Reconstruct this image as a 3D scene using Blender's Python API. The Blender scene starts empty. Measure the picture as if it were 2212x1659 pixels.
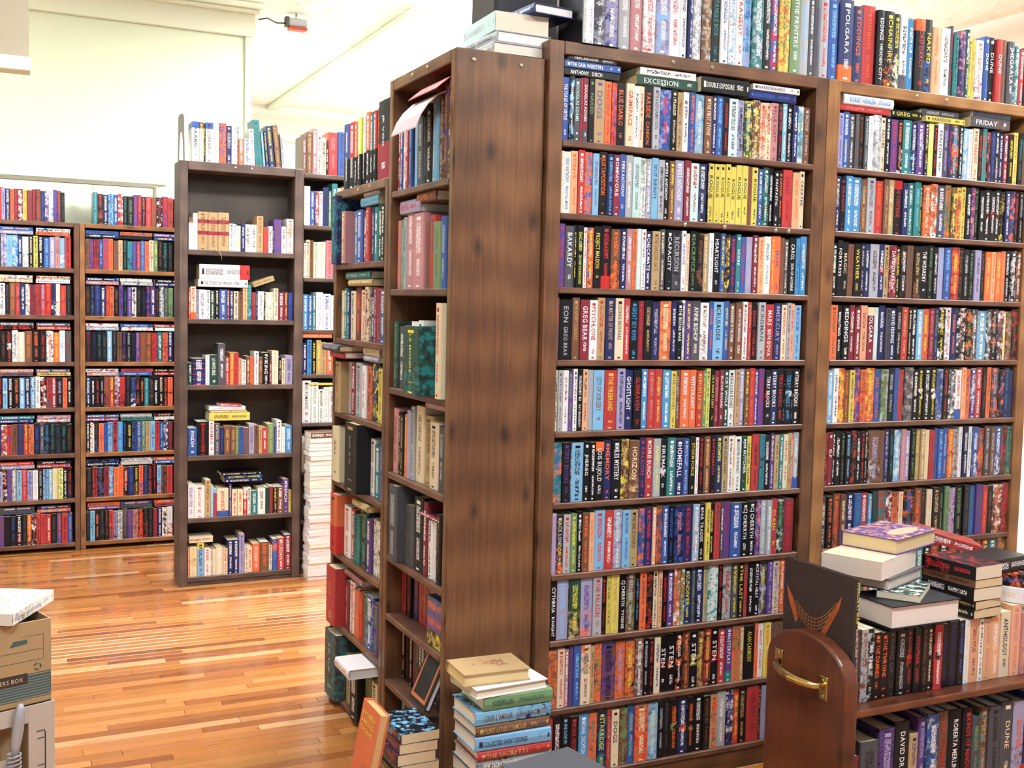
import bpy, math, random, re
from mathutils import Matrix, Vector
C = bpy.context.scene.collection
S = bpy.context.scene
rnd = random.Random(7)
PI = math.pi

# ------------------------------------------------------------------ camera, world, lights, exposure
PITCH, ROLL, YAW = math.radians(4.008), math.radians(1.320), math.radians(25.6)
FPX = 2360.6
CAMZ = 1.42
fwd = Vector((math.sin(YAW)*math.cos(PITCH), math.cos(YAW)*math.cos(PITCH), -math.sin(PITCH)))
r0 = Vector((math.cos(YAW), -math.sin(YAW), 0)); u0 = r0.cross(fwd)
rgt = r0*math.cos(ROLL) + u0*math.sin(ROLL); upv = u0*math.cos(ROLL) - r0*math.sin(ROLL)
cd = bpy.data.cameras.new('camera'); cam = bpy.data.objects.new('camera', cd); C.objects.link(cam)
cd.sensor_width = 36; cd.lens = FPX/2212*36; cd.clip_start = .05
cam.matrix_world = Matrix(((rgt.x, upv.x, -fwd.x, 0), (rgt.y, upv.y, -fwd.y, 0), (rgt.z, upv.z, -fwd.z, CAMZ), (0, 0, 0, 1)))
S.camera = cam
w = bpy.data.worlds.new('world'); S.world = w; w.use_nodes = True
w.node_tree.nodes['Background'].inputs[0].default_value = (.93, .96, 1, 1)
w.node_tree.nodes['Background'].inputs[1].default_value = .6
S.view_settings.view_transform = 'Standard'; S.view_settings.look = 'None'
S.view_settings.exposure = -0.05; S.view_settings.gamma = 1
S.view_settings.use_curve_mapping = False
CEIL = 3.22
S.cycles.max_bounces = 5; S.cycles.diffuse_bounces = 3; S.cycles.glossy_bounces = 3; S.cycles.transmission_bounces = 3
S.cycles.use_adaptive_sampling = True; S.cycles.adaptive_threshold = .04
S.cycles.caustics_reflective = False; S.cycles.caustics_refractive = False
LIGHTS = [(.1, .9, 'the boxes'), (2.3, .9, 'the book cart'), (.7, 3.7, 'the open wood floor'), (2.3, 3.9, 'the aisle behind the tall bookcase'), (3.9, 2.4, 'the far end of the tall bookcase'),
          (-1.2, 5.2, 'the low bookcases'), (3.9, 6.0, 'the hidden aisle'), (4.3, 8.6, 'the far right corner'), (2.35, 5.6, 'the middle of the hidden aisle'), (2.95, 8.0, 'the far room')]  # last fixture is added to brighten the far ceiling
LPOW, UPOW = 50, 115
for (x, y, _) in LIGHTS:
    for up_ in (0, 1):  # second, upward light is a fill added to whiten the ceiling
        l = bpy.data.lights.new('fluorescent_light', 'AREA'); l.shape = 'RECTANGLE'; l.size = 1.15; l.size_y = .2
        l.energy = (UPOW if up_ else LPOW)*(2.2 if y > 5.5 else 1.0); l.color = (.93, 1, .985)
        o = bpy.data.objects.new('fluorescent_light', l); C.objects.link(o); o.location = (x, y, CEIL-.12 if not up_ else CEIL-.095)
        if up_: o.rotation_euler = (PI, 0, 0)

# ------------------------------------------------------------------ colour palette (sRGB) and helpers
PAL = dict(x=(54, 40, 38), k=(17, 15, 20), w=(238, 236, 240), c=(226, 208, 178), r=(172, 40, 42), o=(218, 98, 46), y=(214, 196, 72),
           g=(98, 128, 86), t=(34, 112, 116), b=(46, 78, 148), n=(28, 34, 82), l=(120, 178, 222), p=(84, 54, 122),
           v=(158, 150, 192), m=(118, 28, 46), i=(186, 122, 128), s=(168, 170, 180), d=(66, 64, 72), e=(104, 66, 46),
           a=(176, 146, 100), f=(28, 62, 52), q=(226, 164, 122), j=(206, 216, 84), h=(196, 226, 226), u=(58, 138, 200), z=(240, 226, 90))
CNAME = dict(x='dark brown', k='black', w='white', c='cream', r='red', o='orange', y='yellow', g='green', t='teal', b='blue', n='navy', l='light blue',
             p='purple', v='lavender', m='maroon', i='pink', s='silver-grey', d='dark grey', e='brown', a='tan', f='dark green', q='peach',
             j='lime', h='pale aqua', u='bright blue', z='bright yellow')
def lin(c):
    return tuple(((x/255)/12.92 if x <= 10 else (((x/255)+.055)/1.055)**2.4) for x in c)
def jit(c, a=.08):
    k = 1+rnd.uniform(-a, a)
    return tuple(min(1, max(0, x*k*(1+rnd.uniform(-a, a)*.5))) for x in c)

# ------------------------------------------------------------------ material node helper
class NT:
    def __init__(s, name):
        s.m = bpy.data.materials.new(name); s.m.use_nodes = True; s.t = s.m.node_tree; s.t.nodes.clear()
        s.out = s.n('ShaderNodeOutputMaterial'); s.b = s.n('ShaderNodeBsdfPrincipled')
        s.t.links.new(s.b.outputs[0], s.out.inputs[0])
    def n(s, typ, **kw):
        x = s.t.nodes.new(typ)
        for k, v in kw.items(): setattr(x, k, v)
        return x
    def put(s, sock, v):
        if isinstance(v, bpy.types.NodeSocket): s.t.links.new(v, sock)
        else: sock.default_value = v
    def ma(s, op, a, b=0.0, c=None, clamp=False):
        x = s.n('ShaderNodeMath', operation=op); x.use_clamp = clamp
        s.put(x.inputs[0], a); s.put(x.inputs[1], b)
        if c is not None: s.put(x.inputs[2], c)
        return x.outputs[0]
    def mix(s, f, a, b, mode='MIX'):
        x = s.n('ShaderNodeMix', data_type='RGBA', blend_type=mode)
        s.put(x.inputs[0], f); s.put(x.inputs[6], a); s.put(x.inputs[7], b); return x.outputs[2]
    def xyz(s, x, y, z=0.0):
        c = s.n('ShaderNodeCombineXYZ'); s.put(c.inputs[0], x); s.put(c.inputs[1], y); s.put(c.inputs[2], z); return c.outputs[0]
    def sep(s, v):
        c = s.n('ShaderNodeSeparateXYZ'); s.put(c.inputs[0], v); return c.outputs
    def noise(s, v, scale=1, detail=2, rough=.5, col=False):
        x = s.n('ShaderNodeTexNoise'); s.put(x.inputs['Vector'], v); x.inputs['Scale'].default_value = scale
        x.inputs['Detail'].default_value = detail; x.inputs['Roughness'].default_value = rough
        return x.outputs[1] if col else x.outputs[0]
    def ramp(s, f, *stops):
        x = s.n('ShaderNodeValToRGB'); e = x.color_ramp.elements
        while len(e) > 1: e.remove(e[-1])
        e[0].position = stops[0][0]; e[0].color = (*stops[0][1], 1)
        for p, c in stops[1:]:
            k = e.new(p); k.color = (*c, 1)
        s.put(x.inputs[0], f); return x.outputs[0]
    def band(s, v, a, b):   # 1 inside [a,b]
        return s.ma('MULTIPLY', s.ma('GREATER_THAN', v, a), s.ma('LESS_THAN', v, b))
    def attr(s, name, i=0):
        x = s.n('ShaderNodeAttribute', attribute_name=name); return x.outputs[i]
    def uv(s):
        return s.n('ShaderNodeTexCoord').outputs['UV']
    def fin(s, col, rough=.5, bump=None, bstr=.3, dist=.001, **kw):
        s.put(s.b.inputs['Base Color'], col); s.put(s.b.inputs['Roughness'], rough)
        for k, v in kw.items(): s.put(s.b.inputs[k.replace('_', ' ')], v)
        if bump is not None:
            b = s.n('ShaderNodeBump'); b.inputs['Strength'].default_value = bstr; b.inputs['Distance'].default_value = dist
            s.put(b.inputs['Height'], bump); s.put(s.b.inputs['Normal'], b.outputs[0])
        return s.m

def mat_cover():
    m = NT('book_cover')
    u, v, _ = m.sep(m.uv())
    seed, lay, kind = m.sep(m.attr('prm', 1))
    W, Hh, bk = m.sep(m.attr('dim', 1))
    base, acc, art = m.attr('cbase'), m.attr('cacc'), m.attr('cart')
    um = m.ma('MULTIPLY', u, W); vm = m.ma('MULTIPLY', v, Hh)
    sz = m.ma('MULTIPLY', seed, 37.7)
    P = m.xyz(m.ma('ADD', um, sz), vm, sz)
    # artwork
    a1 = m.noise(P, 44, 4, .7); a2 = None
    artc = m.mix(m.ma('MULTIPLY', m.ma('SUBTRACT', a1, .50), 9.0, clamp=True), base, art)
    dk = m.ma('MULTIPLY', m.ma('SUBTRACT', .47, a1), 9.0, clamp=True)
    artc = m.mix(m.ma('MULTIPLY', dk, .8), artc, m.mix(1.0, base, (.16, .15, .18, 1), 'MULTIPLY'))
    def is_(n): return m.ma('COMPARE', lay, float(n), .4)
    top = m.ma('GREATER_THAN', m.ma('ADD', v, m.ma('MULTIPLY', a1, .2)), .62)
    bot = m.ma('LESS_THAN', m.ma('ADD', v, m.ma('MULTIPLY', a1, .2)), .56)
    mid = m.ma('MULTIPLY', m.band(v, .4, .6), m.band(u, .1, .9))
    msk = m.ma('MULTIPLY', is_(1), top)
    for n, k in ((2, bot), (3, mid)): msk = m.ma('ADD', msk, m.ma('MULTIPLY', is_(n), k))
    msk = m.ma('ADD', msk, m.ma('MAXIMUM', is_(4), m.ma('MULTIPLY', kind, 0.0)))
    isb = m.ma('COMPARE', kind, 1.0, .3)
    msk = m.ma('ADD', msk, m.ma('MULTIPLY', isb, m.ma('MULTIPLY', m.ma('LESS_THAN', lay, 4.5), m.ma('GREATER_THAN', lay, .5))), clamp=True)
    col = m.mix(msk, base, artc)
    sol = m.ma('MULTIPLY', is_(5), m.ma('GREATER_THAN', v, .84))
    sol = m.ma('ADD', sol, m.ma('MULTIPLY', is_(6), m.ma('LESS_THAN', v, .2)))
    sol = m.ma('ADD', sol, m.ma('MULTIPLY', is_(7), m.ma('ADD', m.band(v, .70, .80), m.band(v, .40, .50))))
    sol = m.ma('ADD', sol, m.ma('MULTIPLY', is_(8), m.ma('LESS_THAN', v, .47)))
    sol = m.ma('ADD', sol, m.ma('MULTIPLY', is_(9), m.band(m.ma('FRACT', m.ma('MULTIPLY', v, 5.0)), .0, .12)), clamp=True)
    col = m.mix(sol, col, art)
    # illegible print
    n1 = m.noise(m.xyz(m.ma('ADD', m.ma('MULTIPLY', um, 260), sz), m.ma('MULTIPLY', vm, 520), sz), 1, 1, .4)
    ink = m.ma('GREATER_THAN', n1, .5)
    e1 = m.ma('MULTIPLY_ADD', m.ma('FRACT', m.ma('MULTIPLY', seed, 7.3)), .16, .40)
    e2 = m.ma('MULTIPLY_ADD', m.ma('FRACT', m.ma('MULTIPLY', seed, 3.1)), .1, .08)
    zA = m.ma('MULTIPLY', m.band(v, m.ma('ADD', e1, .04), .88), m.band(u, .28, .72))
    zA = m.ma('MULTIPLY', zA, m.ma('COMPARE', kind, 0.0, .3))
    zB = m.ma('MULTIPLY', m.band(v, e2, m.ma('SUBTRACT', m.ma('SUBTRACT', e1, .03), m.ma('MULTIPLY', kind, .11))), m.band(u, .36, .68))
    lg = m.ma('MULTIPLY', m.band(v, .905, .95), m.band(u, .3, .7))
    lg2 = m.ma('MULTIPLY', m.band(v, .025, .05), m.band(u, .35, .65))
    spine = m.ma('LESS_THAN', m.ma('ABSOLUTE', m.ma('SUBTRACT', kind, 1.0)), 5.0)
    tx = m.ma('MULTIPLY', ink, m.ma('MAXIMUM', zA, zB))
    tx = m.ma('MAXIMUM', tx, m.ma('MULTIPLY', m.ma('MAXIMUM', lg, lg2), m.ma('GREATER_THAN', m.ma('FRACT', m.ma('MULTIPLY', seed, 11.7)), .35)))
    tx = m.ma('MULTIPLY', tx, m.ma('LESS_THAN', m.ma('ABSOLUTE', m.ma('SUBTRACT', m.ma('ABSOLUTE', m.ma('SUBTRACT', kind, 1.0)), 1.0)), .3))
    tx = m.ma('MULTIPLY', tx, m.ma('GREATER_THAN', 2.5, kind))
    col = m.mix(tx, col, acc)
    return m.fin(col, m.ma('MULTIPLY_ADD', bk, .3, .34), Specular_IOR_Level=.28)
def mat_pages():
    m = NT('book_pages')
    u, v, _ = m.sep(m.uv()); base = m.attr('cbase')
    n = m.noise(m.xyz(m.ma('MULTIPLY', u, 1600), m.ma('MULTIPLY', v, 14)), 1, 2, .6)
    col = m.mix(m.ma('MULTIPLY', n, .42), base, m.mix(1.0, base, (.55, .47, .38, 1), 'MULTIPLY'))
    return m.fin(col, .8)
def mat_ink():
    m = NT('printed_lettering'); return m.fin(m.attr('cacc'), .4)
def mat_wood(name, dark, mid, light, rough=.42, knots=True, coat=0.0, gs=1.0):
    m = NT(name)
    u, v, _ = m.sep(m.uv())
    warp = m.noise(m.xyz(m.ma('MULTIPLY', u, 2.2), m.ma('MULTIPLY', v, 7)), 1, 2, .5)
    vv = m.ma('MULTIPLY_ADD', warp, .035, v)
    g1 = m.noise(m.xyz(m.ma('MULTIPLY', u, 3*gs), m.ma('MULTIPLY', vv, 95*gs)), 1, 3, .6)
    g2 = m.noise(m.xyz(m.ma('MULTIPLY', u, 9), m.ma('MULTIPLY', vv, 420)), 1, 2, .6)
    bl = m.noise(m.xyz(m.ma('MULTIPLY', u, 1.1), m.ma('MULTIPLY', v, 5)), 1, 2, .45)
    ring = m.n('ShaderNodeTexWave'); ring.wave_type = 'RINGS'; ring.rings_direction = 'Y'
    ring.inputs['Scale'].default_value = 2.4; ring.inputs['Distortion'].default_value = 2.5; ring.inputs['Detail Scale'].default_value = .6
    m.put(ring.inputs['Vector'], m.xyz(m.ma('MULTIPLY', u, .9), m.ma('MULTIPLY', vv, 9)))
    f = m.ma('ADD', m.ma('MULTIPLY', g1, .30), m.ma('MULTIPLY', g2, .16))
    f = m.ma('ADD', f, m.ma('MULTIPLY', ring.outputs[1], .10)); f = m.ma('ADD', f, m.ma('MULTIPLY', bl, .52))
    col = m.ramp(f, (.30, dark), (.53, mid), (.76, light))
    if knots:
        vo = m.n('ShaderNodeTexVoronoi'); vo.feature = 'F1'; vo.voronoi_dimensions = '2D'; vo.inputs['Scale'].default_value = 1; vo.inputs['Randomness'].default_value = .9
        m.put(vo.inputs['Vector'], m.xyz(m.ma('MULTIPLY', u, 4.2), m.ma('MULTIPLY', v, 7.5)))
        k = m.ma('SUBTRACT', 1.0, m.ma('MULTIPLY', vo.outputs['Distance'], 6.5), clamp=True)
        cr, cg, cb = m.sep(vo.outputs['Color'])
        k = m.ma('MULTIPLY', k, m.ma('GREATER_THAN', cr, .35))
        col = m.mix(m.ma('MULTIPLY', k, .85), col, (*[x*.35 for x in dark], 1))
    return m.fin(col, rough, bump=f, bstr=.25, dist=.0015, Coat_Weight=coat, Coat_Roughness=.12, Specular_IOR_Level=.3)
def mat_plain(name, rgb, rough=.6, noise=0.0, scale=8, metallic=0.0, bump=0.0, **kw):
    m = NT(name); c = lin(rgb)
    col = (*c, 1); n = None
    if noise or bump:
        n = m.noise(m.n('ShaderNodeTexCoord').outputs['Object'], scale, 4, .6)
        if noise: col = m.mix(m.ma('MULTIPLY', n, noise), (*c, 1), (*[x*.55 for x in c], 1))
    return m.fin(col, rough, bump=n if bump else None, bstr=bump, dist=.004, Metallic=metallic, **kw)
def mat_floor():
    m = NT('floor_plank_wood')
    u, v, _ = m.sep(m.uv()); base = m.attr('cbase')
    warp = m.noise(m.xyz(m.ma('MULTIPLY', u, 3), m.ma('MULTIPLY', v, 12)), 1, 2, .5)
    vv = m.ma('MULTIPLY_ADD', warp, .02, v)
    g = m.noise(m.xyz(m.ma('MULTIPLY', u, 5), m.ma('MULTIPLY', vv, 260)), 1, 3, .6)
    s = m.noise(m.xyz(m.ma('MULTIPLY', u, 5), m.ma('MULTIPLY', vv, 50)), 1, 3, .6)
    col = m.mix(m.ma('MULTIPLY', g, .55), base, m.mix(1.0, base, (.72, .5, .34, 1), 'MULTIPLY'))
    st = m.ma('MULTIPLY', m.ma('SUBTRACT', s, .585), 7.0, clamp=True)
    col = m.mix(m.ma('MULTIPLY', st, .75), col, m.mix(1.0, base, (.45, .25, .17, 1), 'MULTIPLY'))
    return m.fin(col, .21, bump=g, bstr=.05, dist=.0006, Coat_Weight=.4, Coat_Roughness=.1)
def mat_tin():
    m = NT('pressed_ceiling'); x, y, z = m.sep(m.n('ShaderNodeTexCoord').outputs['Object'])
    P = m.xyz(x, y)
    n = m.noise(P, 5, 5, .7); w_ = m.n('ShaderNodeTexVoronoi'); w_.inputs['Scale'].default_value = 9; m.put(w_.inputs['Vector'], P)
    h = m.ma('ADD', n, m.ma('MULTIPLY', w_.outputs[0], .7))
    return m.fin(m.mix(m.ma('GREATER_THAN', n, .62), (*lin((246, 247, 244)), 1), (*lin((228, 224, 214)), 1)), .5, bump=h, bstr=.9, dist=.03)

COVER, PAGES, INK = mat_cover(), mat_pages(), mat_ink()
WOOD = mat_wood('dark_stained_pine', lin((48, 28, 18)), lin((88, 57, 38)), lin((124, 86, 58)), .4)
WOODK = mat_wood('stained_pine_shelf', lin((48, 29, 24)), lin((84, 55, 43)), lin((116, 82, 64)), .42, knots=False)
WOODO = mat_wood('amber_stained_pine', lin((74, 46, 28)), lin((120, 80, 48)), lin((158, 114, 74)), .42)
WOODC = mat_wood('cart_cherry_wood', lin((48, 22, 16)), lin((86, 44, 28)), lin((116, 64, 40)), .3, coat=.4)
WOODB = mat_wood('dark_back_panel', lin((30, 23, 22)), lin((46, 36, 33)), lin((60, 48, 44)), .6, knots=False)
WOODD = mat_wood('weathered_dark_wood', lin((40, 30, 28)), lin((70, 54, 49)), lin((98, 78, 70)), .55, knots=False)
FLOOR = mat_floor()
WALL = mat_plain('painted_wall', (220, 227, 206), .7, bump=.05, scale=60)
TRIM = mat_plain('painted_trim', (228, 233, 216), .45)
WHITE = mat_plain('white_wall', (240, 240, 236), .7)
BEIGE = mat_plain('beige_soffit', (158, 146, 128), .7)
BLACKM = mat_plain('black_metal', (26, 26, 32), .35, Specular_IOR_Level=.5)
GREYM = mat_plain('grey_enamel', (92, 88, 88), .4)
STEEL = mat_plain('nickel_screw', (190, 184, 172), .25, metallic=1.0)
BRASS = mat_plain('polished_brass', (206, 180, 120), .2, noise=.15, scale=30, metallic=1.0)
CARD = mat_plain('brown_cardboard', (176, 146, 108), .85, noise=.15, scale=60)
CARDW = mat_plain('white_cardboard', (196, 186, 178), .8, noise=.12, scale=40)
CARDG = mat_plain('teal_print', (62, 84, 88), .8)
CARDD = mat_plain('dark_print', (54, 36, 30), .8)
CLEAR = mat_plain('clear_plastic', (206, 206, 222), .25, Transmission_Weight=.35)
LAMP = mat_plain('lamp_diffuser', (255, 255, 250), .4, Emission_Color=(1, .98, .94, 1), Emission_Strength=4.0)
PAPER = mat_plain('white_paper', (236, 232, 234), .7)
PINKP = mat_plain('pink_card', (196, 168, 176), .5)
GOLDP = mat_plain('gold_print', (196, 120, 60), .5)
AMBERP = mat_plain('amber_print', (166, 84, 44), .5)
BLUEP = mat_plain('blue_print', (50, 110, 170), .4)
YELP = mat_plain('yellow_card', (222, 208, 124), .6)
REDP = mat_plain('red_plastic', (190, 70, 50), .5)

# ------------------------------------------------------------------ mesh accumulator
class Acc:
    def __init__(s): s.v = []; s.f = []; s.m = []; s.uv = []; s.at = []
    def add(s, M, verts, faces, mat, uvs, at):
        n = len(s.v)
        s.v += [M @ Vector(p) for p in verts] if M is not None else [Vector(p) for p in verts]
        for i, f in enumerate(faces):
            s.f.append([n+k for k in f]); s.m.append(mat); s.uv.append(uvs[i]); s.at.append(at if isinstance(at, tuple) else at[i])
    def build(s, name, mats, parent=None, attrs=True):
        me = bpy.data.meshes.new(name); me.from_pydata(s.v, [], s.f)
        for k in mats: me.materials.append(k)
        if len(mats) > 1: me.polygons.foreach_set('material_index', s.m)
        ul = me.uv_layers.new(name='UVMap')
        ul.data.foreach_set('uv', [c for f in s.uv for p in f for c in p])
        if attrs:
            for j, (nm, ty) in enumerate((('cbase', 'FLOAT_COLOR'), ('cacc', 'FLOAT_COLOR'), ('cart', 'FLOAT_COLOR'), ('prm', 'FLOAT_VECTOR'), ('dim', 'FLOAT_VECTOR'))):
                a = me.attributes.new(nm, ty, 'FACE')
                if ty == 'FLOAT_COLOR': a.data.foreach_set('color', [c for t in s.at for c in (*t[j], 1.0)])
                else: a.data.foreach_set('vector', [c for t in s.at for c in t[j]])
        me.update()
        o = bpy.data.objects.new(name, me); C.objects.link(o)
        if parent: o.parent = parent
        return o
BLK = ((0, 0, 0), (0, 0, 0), (0, 0, 0), (0, 0, 0), (1, 1, 0))

def tag(o, label=None, cat=None, group=None, kind=None):
    if label: o['label'] = label
    if cat: o['category'] = cat
    if group: o['group'] = group
    if kind: o['kind'] = kind
    return o
def empty(name, loc, label, cat, group=None, rz=0):
    o = bpy.data.objects.new(name, None); C.objects.link(o); o.location = loc; o.rotation_euler = (0, 0, rz); o.empty_display_size = .05
    return tag(o, label, cat, group)

def boxes(name, bxs, mat, parent=None, bev=0.0, M=None, colr=None, grain=None):
    """bxs: list of (x0,x1,y0,y1,z0,z1); UV in metres, u along the longest side"""
    a = Acc()
    for b in bxs:
        x0, x1, y0, y1, z0, z1 = b
        dims = (x1-x0, y1-y0, z1-z0); la = dims.index(max(dims)) if grain is None else grain
        o1, o2 = rnd.uniform(0, 9), rnd.uniform(0, 9)
        be = min(bev, .45*min(dims))
        P = [(x, y, z) for x in (x0, x1) for y in (y0, y1) for z in (z0, z1)]
        if be <= 0:
            V = P; F = [(0, 1, 3, 2), (4, 6, 7, 5), (0, 4, 5, 1), (2, 3, 7, 6), (0, 2, 6, 4), (1, 5, 7, 3)]
        else:
            V = []; idx = {}
            for ci, p in enumerate(P):
                for ax in range(3):
                    q = []
                    for k in range(3):
                        lo, hi = b[2*k], b[2*k+1]; s_ = 1 if p[k] == lo else -1
                        q.append(p[k] if k == ax else p[k]+s_*be)
                    idx[ci, ax] = len(V); V.append(tuple(q))
            def c(i, j, k): return i*4+j*2+k
            F = []
            for ax in range(3):
                for sd in (0, 1):
                    o_ = [(0, 0), (1, 0), (1, 1), (0, 1)]
                    if (sd == 0) ^ (ax == 1): o_ = o_[::-1]
                    F.append([idx[c(*[(sd if k == ax else (q[0] if k == [t for t in range(3) if t != ax][0] else q[1])) for k in range(3)]), ax] for q in o_])
            for ax in range(3):      # edges along ax
                oth = [t for t in range(3) if t != ax]
                for s1 in (0, 1):
                    for s2 in (0, 1):
                        def cc(e):
                            q = [0, 0, 0]; q[ax] = e; q[oth[0]] = s1; q[oth[1]] = s2; return c(*q)
                        f = [idx[cc(0), oth[0]], idx[cc(1), oth[0]], idx[cc(1), oth[1]], idx[cc(0), oth[1]]]
                        F.append(f)
            for ci in range(8): F.append([idx[ci, 0], idx[ci, 1], idx[ci, 2]])
        cen = Vector(((x0+x1)/2, (y0+y1)/2, (z0+z1)/2))
        F2 = []; U = []
        for f in F:
            q = [Vector(V[k]) for k in f]; n = (q[1]-q[0]).cross(q[2]-q[0])
            mid = sum(q, Vector())/len(q)
            if n.dot(mid-cen) < 0: f = list(f)[::-1]; q = q[::-1]
            ax = max(range(3), key=lambda k: abs(n[k])); r = [k for k in range(3) if k != ax]
            if la in r: ua = la; va = [k for k in r if k != la][0]
            else: ua, va = (r[0], r[1]) if dims[r[0]] >= dims[r[1]] else (r[1], r[0])
            F2.append(tuple(f)); U.append([(p[ua]+o1, p[va]+o2) for p in q])
        at = BLK if colr is None else ((colr, colr, colr, (0, 0, 0), (1, 1, 0)))
        a.add(M, V, F2, 0, U, at)
    return a.build(name, [mat], parent, attrs=colr is not None)

def lathe_screw(parent, loc, nrm, r=.006):
    """small domed screw head"""
    n = Vector(nrm); t = n.orthogonal().normalized(); b = n.cross(t)
    V = []; F = []
    for j, (rr, hh) in enumerate(((1, 0), (.85, .35), (.45, .6))):
        for k in range(8):
            a_ = k*PI/4; V.append(tuple(Vector(loc)+(t*math.cos(a_)+b*math.sin(a_))*r*rr+n*r*hh))
    for j in range(2):
        for k in range(8): F.append((j*8+k, j*8+(k+1) % 8, (j+1)*8+(k+1) % 8, (j+1)*8+k))
    F.append(tuple(16+k for k in range(8)))
    a = Acc(); a.add(None, V, F, 0, [[(0, 0)]*len(f) for f in F], BLK)
    return a.build('screw', [STEEL], parent, attrs=False)

def tube(name, pts, r, mat, parent=None, seg=8, closed=False, rs=None):
    V = []; F = []; n = len(pts); pts = [Vector(p) for p in pts]; up = None
    for i, p in enumerate(pts):
        a_ = pts[i-1] if i else pts[i]; b_ = pts[i+1] if i < n-1 else pts[i]
        t = (b_-a_).normalized()
        if up is None: up = t.orthogonal().normalized()
        up = (up - t*up.dot(t)).normalized(); s_ = t.cross(up)
        rr = rs[i] if rs else r
        for k in range(seg):
            an = 2*PI*k/seg; V.append(tuple(p+(up*math.cos(an)+s_*math.sin(an))*rr))
    for i in range(n-1):
        for k in range(seg): F.append((i*seg+k, i*seg+(k+1) % seg, (i+1)*seg+(k+1) % seg, (i+1)*seg+k))
    F.append(tuple(range(seg))[::-1]); F.append(tuple((n-1)*seg+k for k in range(seg)))
    a = Acc(); a.add(None, V, F, 0, [[(0, 0)]*len(f) for f in F], BLK)
    o = a.build(name, [mat], parent, attrs=False)
    for p in o.data.polygons: p.use_smooth = True
    return o
def prism(name, poly, axis, lo, hi, mat, parent=None, smooth=False):
    """extrude a 2-D outline; axis 'x': poly in (y,z); 'y': poly in (x,z); 'z': (x,y)"""
    def P(a_, b_, c_): return (c_, a_, b_) if axis == 'x' else ((a_, c_, b_) if axis == 'y' else (a_, b_, c_))
    n = len(poly); V = [P(*q, lo) for q in poly]+[P(*q, hi) for q in poly]
    F = [tuple(range(n)), tuple(range(n, 2*n))[::-1]] + [(i, i+n, (i+1) % n+n, (i+1) % n) for i in range(n)]
    U = []
    for f in F:
        U.append([((V[k][2], V[k][1]+V[k][0]*.3) if axis != 'z' else (V[k][0], V[k][1])) for k in f])
    a = Acc(); a.add(None, V, F, 0, U, BLK); o = a.build(name, [mat], parent, attrs=False)
    import bmesh
    bm = bmesh.new(); bm.from_mesh(o.data); bmesh.ops.recalc_face_normals(bm, faces=bm.faces); bm.to_mesh(o.data); bm.free()
    return o

# ------------------------------------------------------------------ lettering: one glyph mesh per character, stamped
GL = {}
def glyph(ch):
    if ch in GL: return GL[ch]
    cu = bpy.data.curves.new('g', 'FONT'); cu.body = ch; cu.resolution_u = 2; cu.size = 1
    cu.offset = .012
    o = bpy.data.objects.new('g', cu); C.objects.link(o)
    bpy.context.view_layer.update()
    dg = bpy.context.evaluated_depsgraph_get(); me = bpy.data.meshes.new_from_object(o.evaluated_get(dg))
    V = [tuple(v.co) for v in me.vertices]; F = [tuple(p.vertices) for p in me.polygons]
    w_ = max([v[0] for v in V], default=.25)
    if ch == ' ': w_ = .22
    bpy.data.objects.remove(o); bpy.data.curves.remove(cu); bpy.data.meshes.remove(me)
    GL[ch] = (V, F, w_+.07); return GL[ch]
def text_into(acc, M, txt, length, height, at, mat=0, maxstretch=1.25):
    """text in local XY plane starting at origin, running +X, filling up to length, cap height = height"""
    gs = [glyph(c) for c in txt]; tot = sum(g[2] for g in gs)
    sy = height/.72; sx = min(sy*maxstretch, length/tot)
    if sx < sy*.5: sy = sx*2.0
    x = (length-sx*tot)/2
    for V, F, w_ in gs:
        if F: acc.add(M, [(x+p[0]*sx, p[1]*sy-height*.5*(sy*.72/height), 0) for p in V], F, mat, [[(0, 0)]*len(f) for f in F], at)
        x += w_*sx
def text_obj(name, M, txt, length, height, rgb, parent=None, st=1.25):
    a = Acc(); c = lin(rgb); text_into(a, M, txt, length, height, (c, c, c, (0, 0, 0), (1, 1, 0)), 0, st)
    return a.build(name, [INK], parent)

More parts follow.
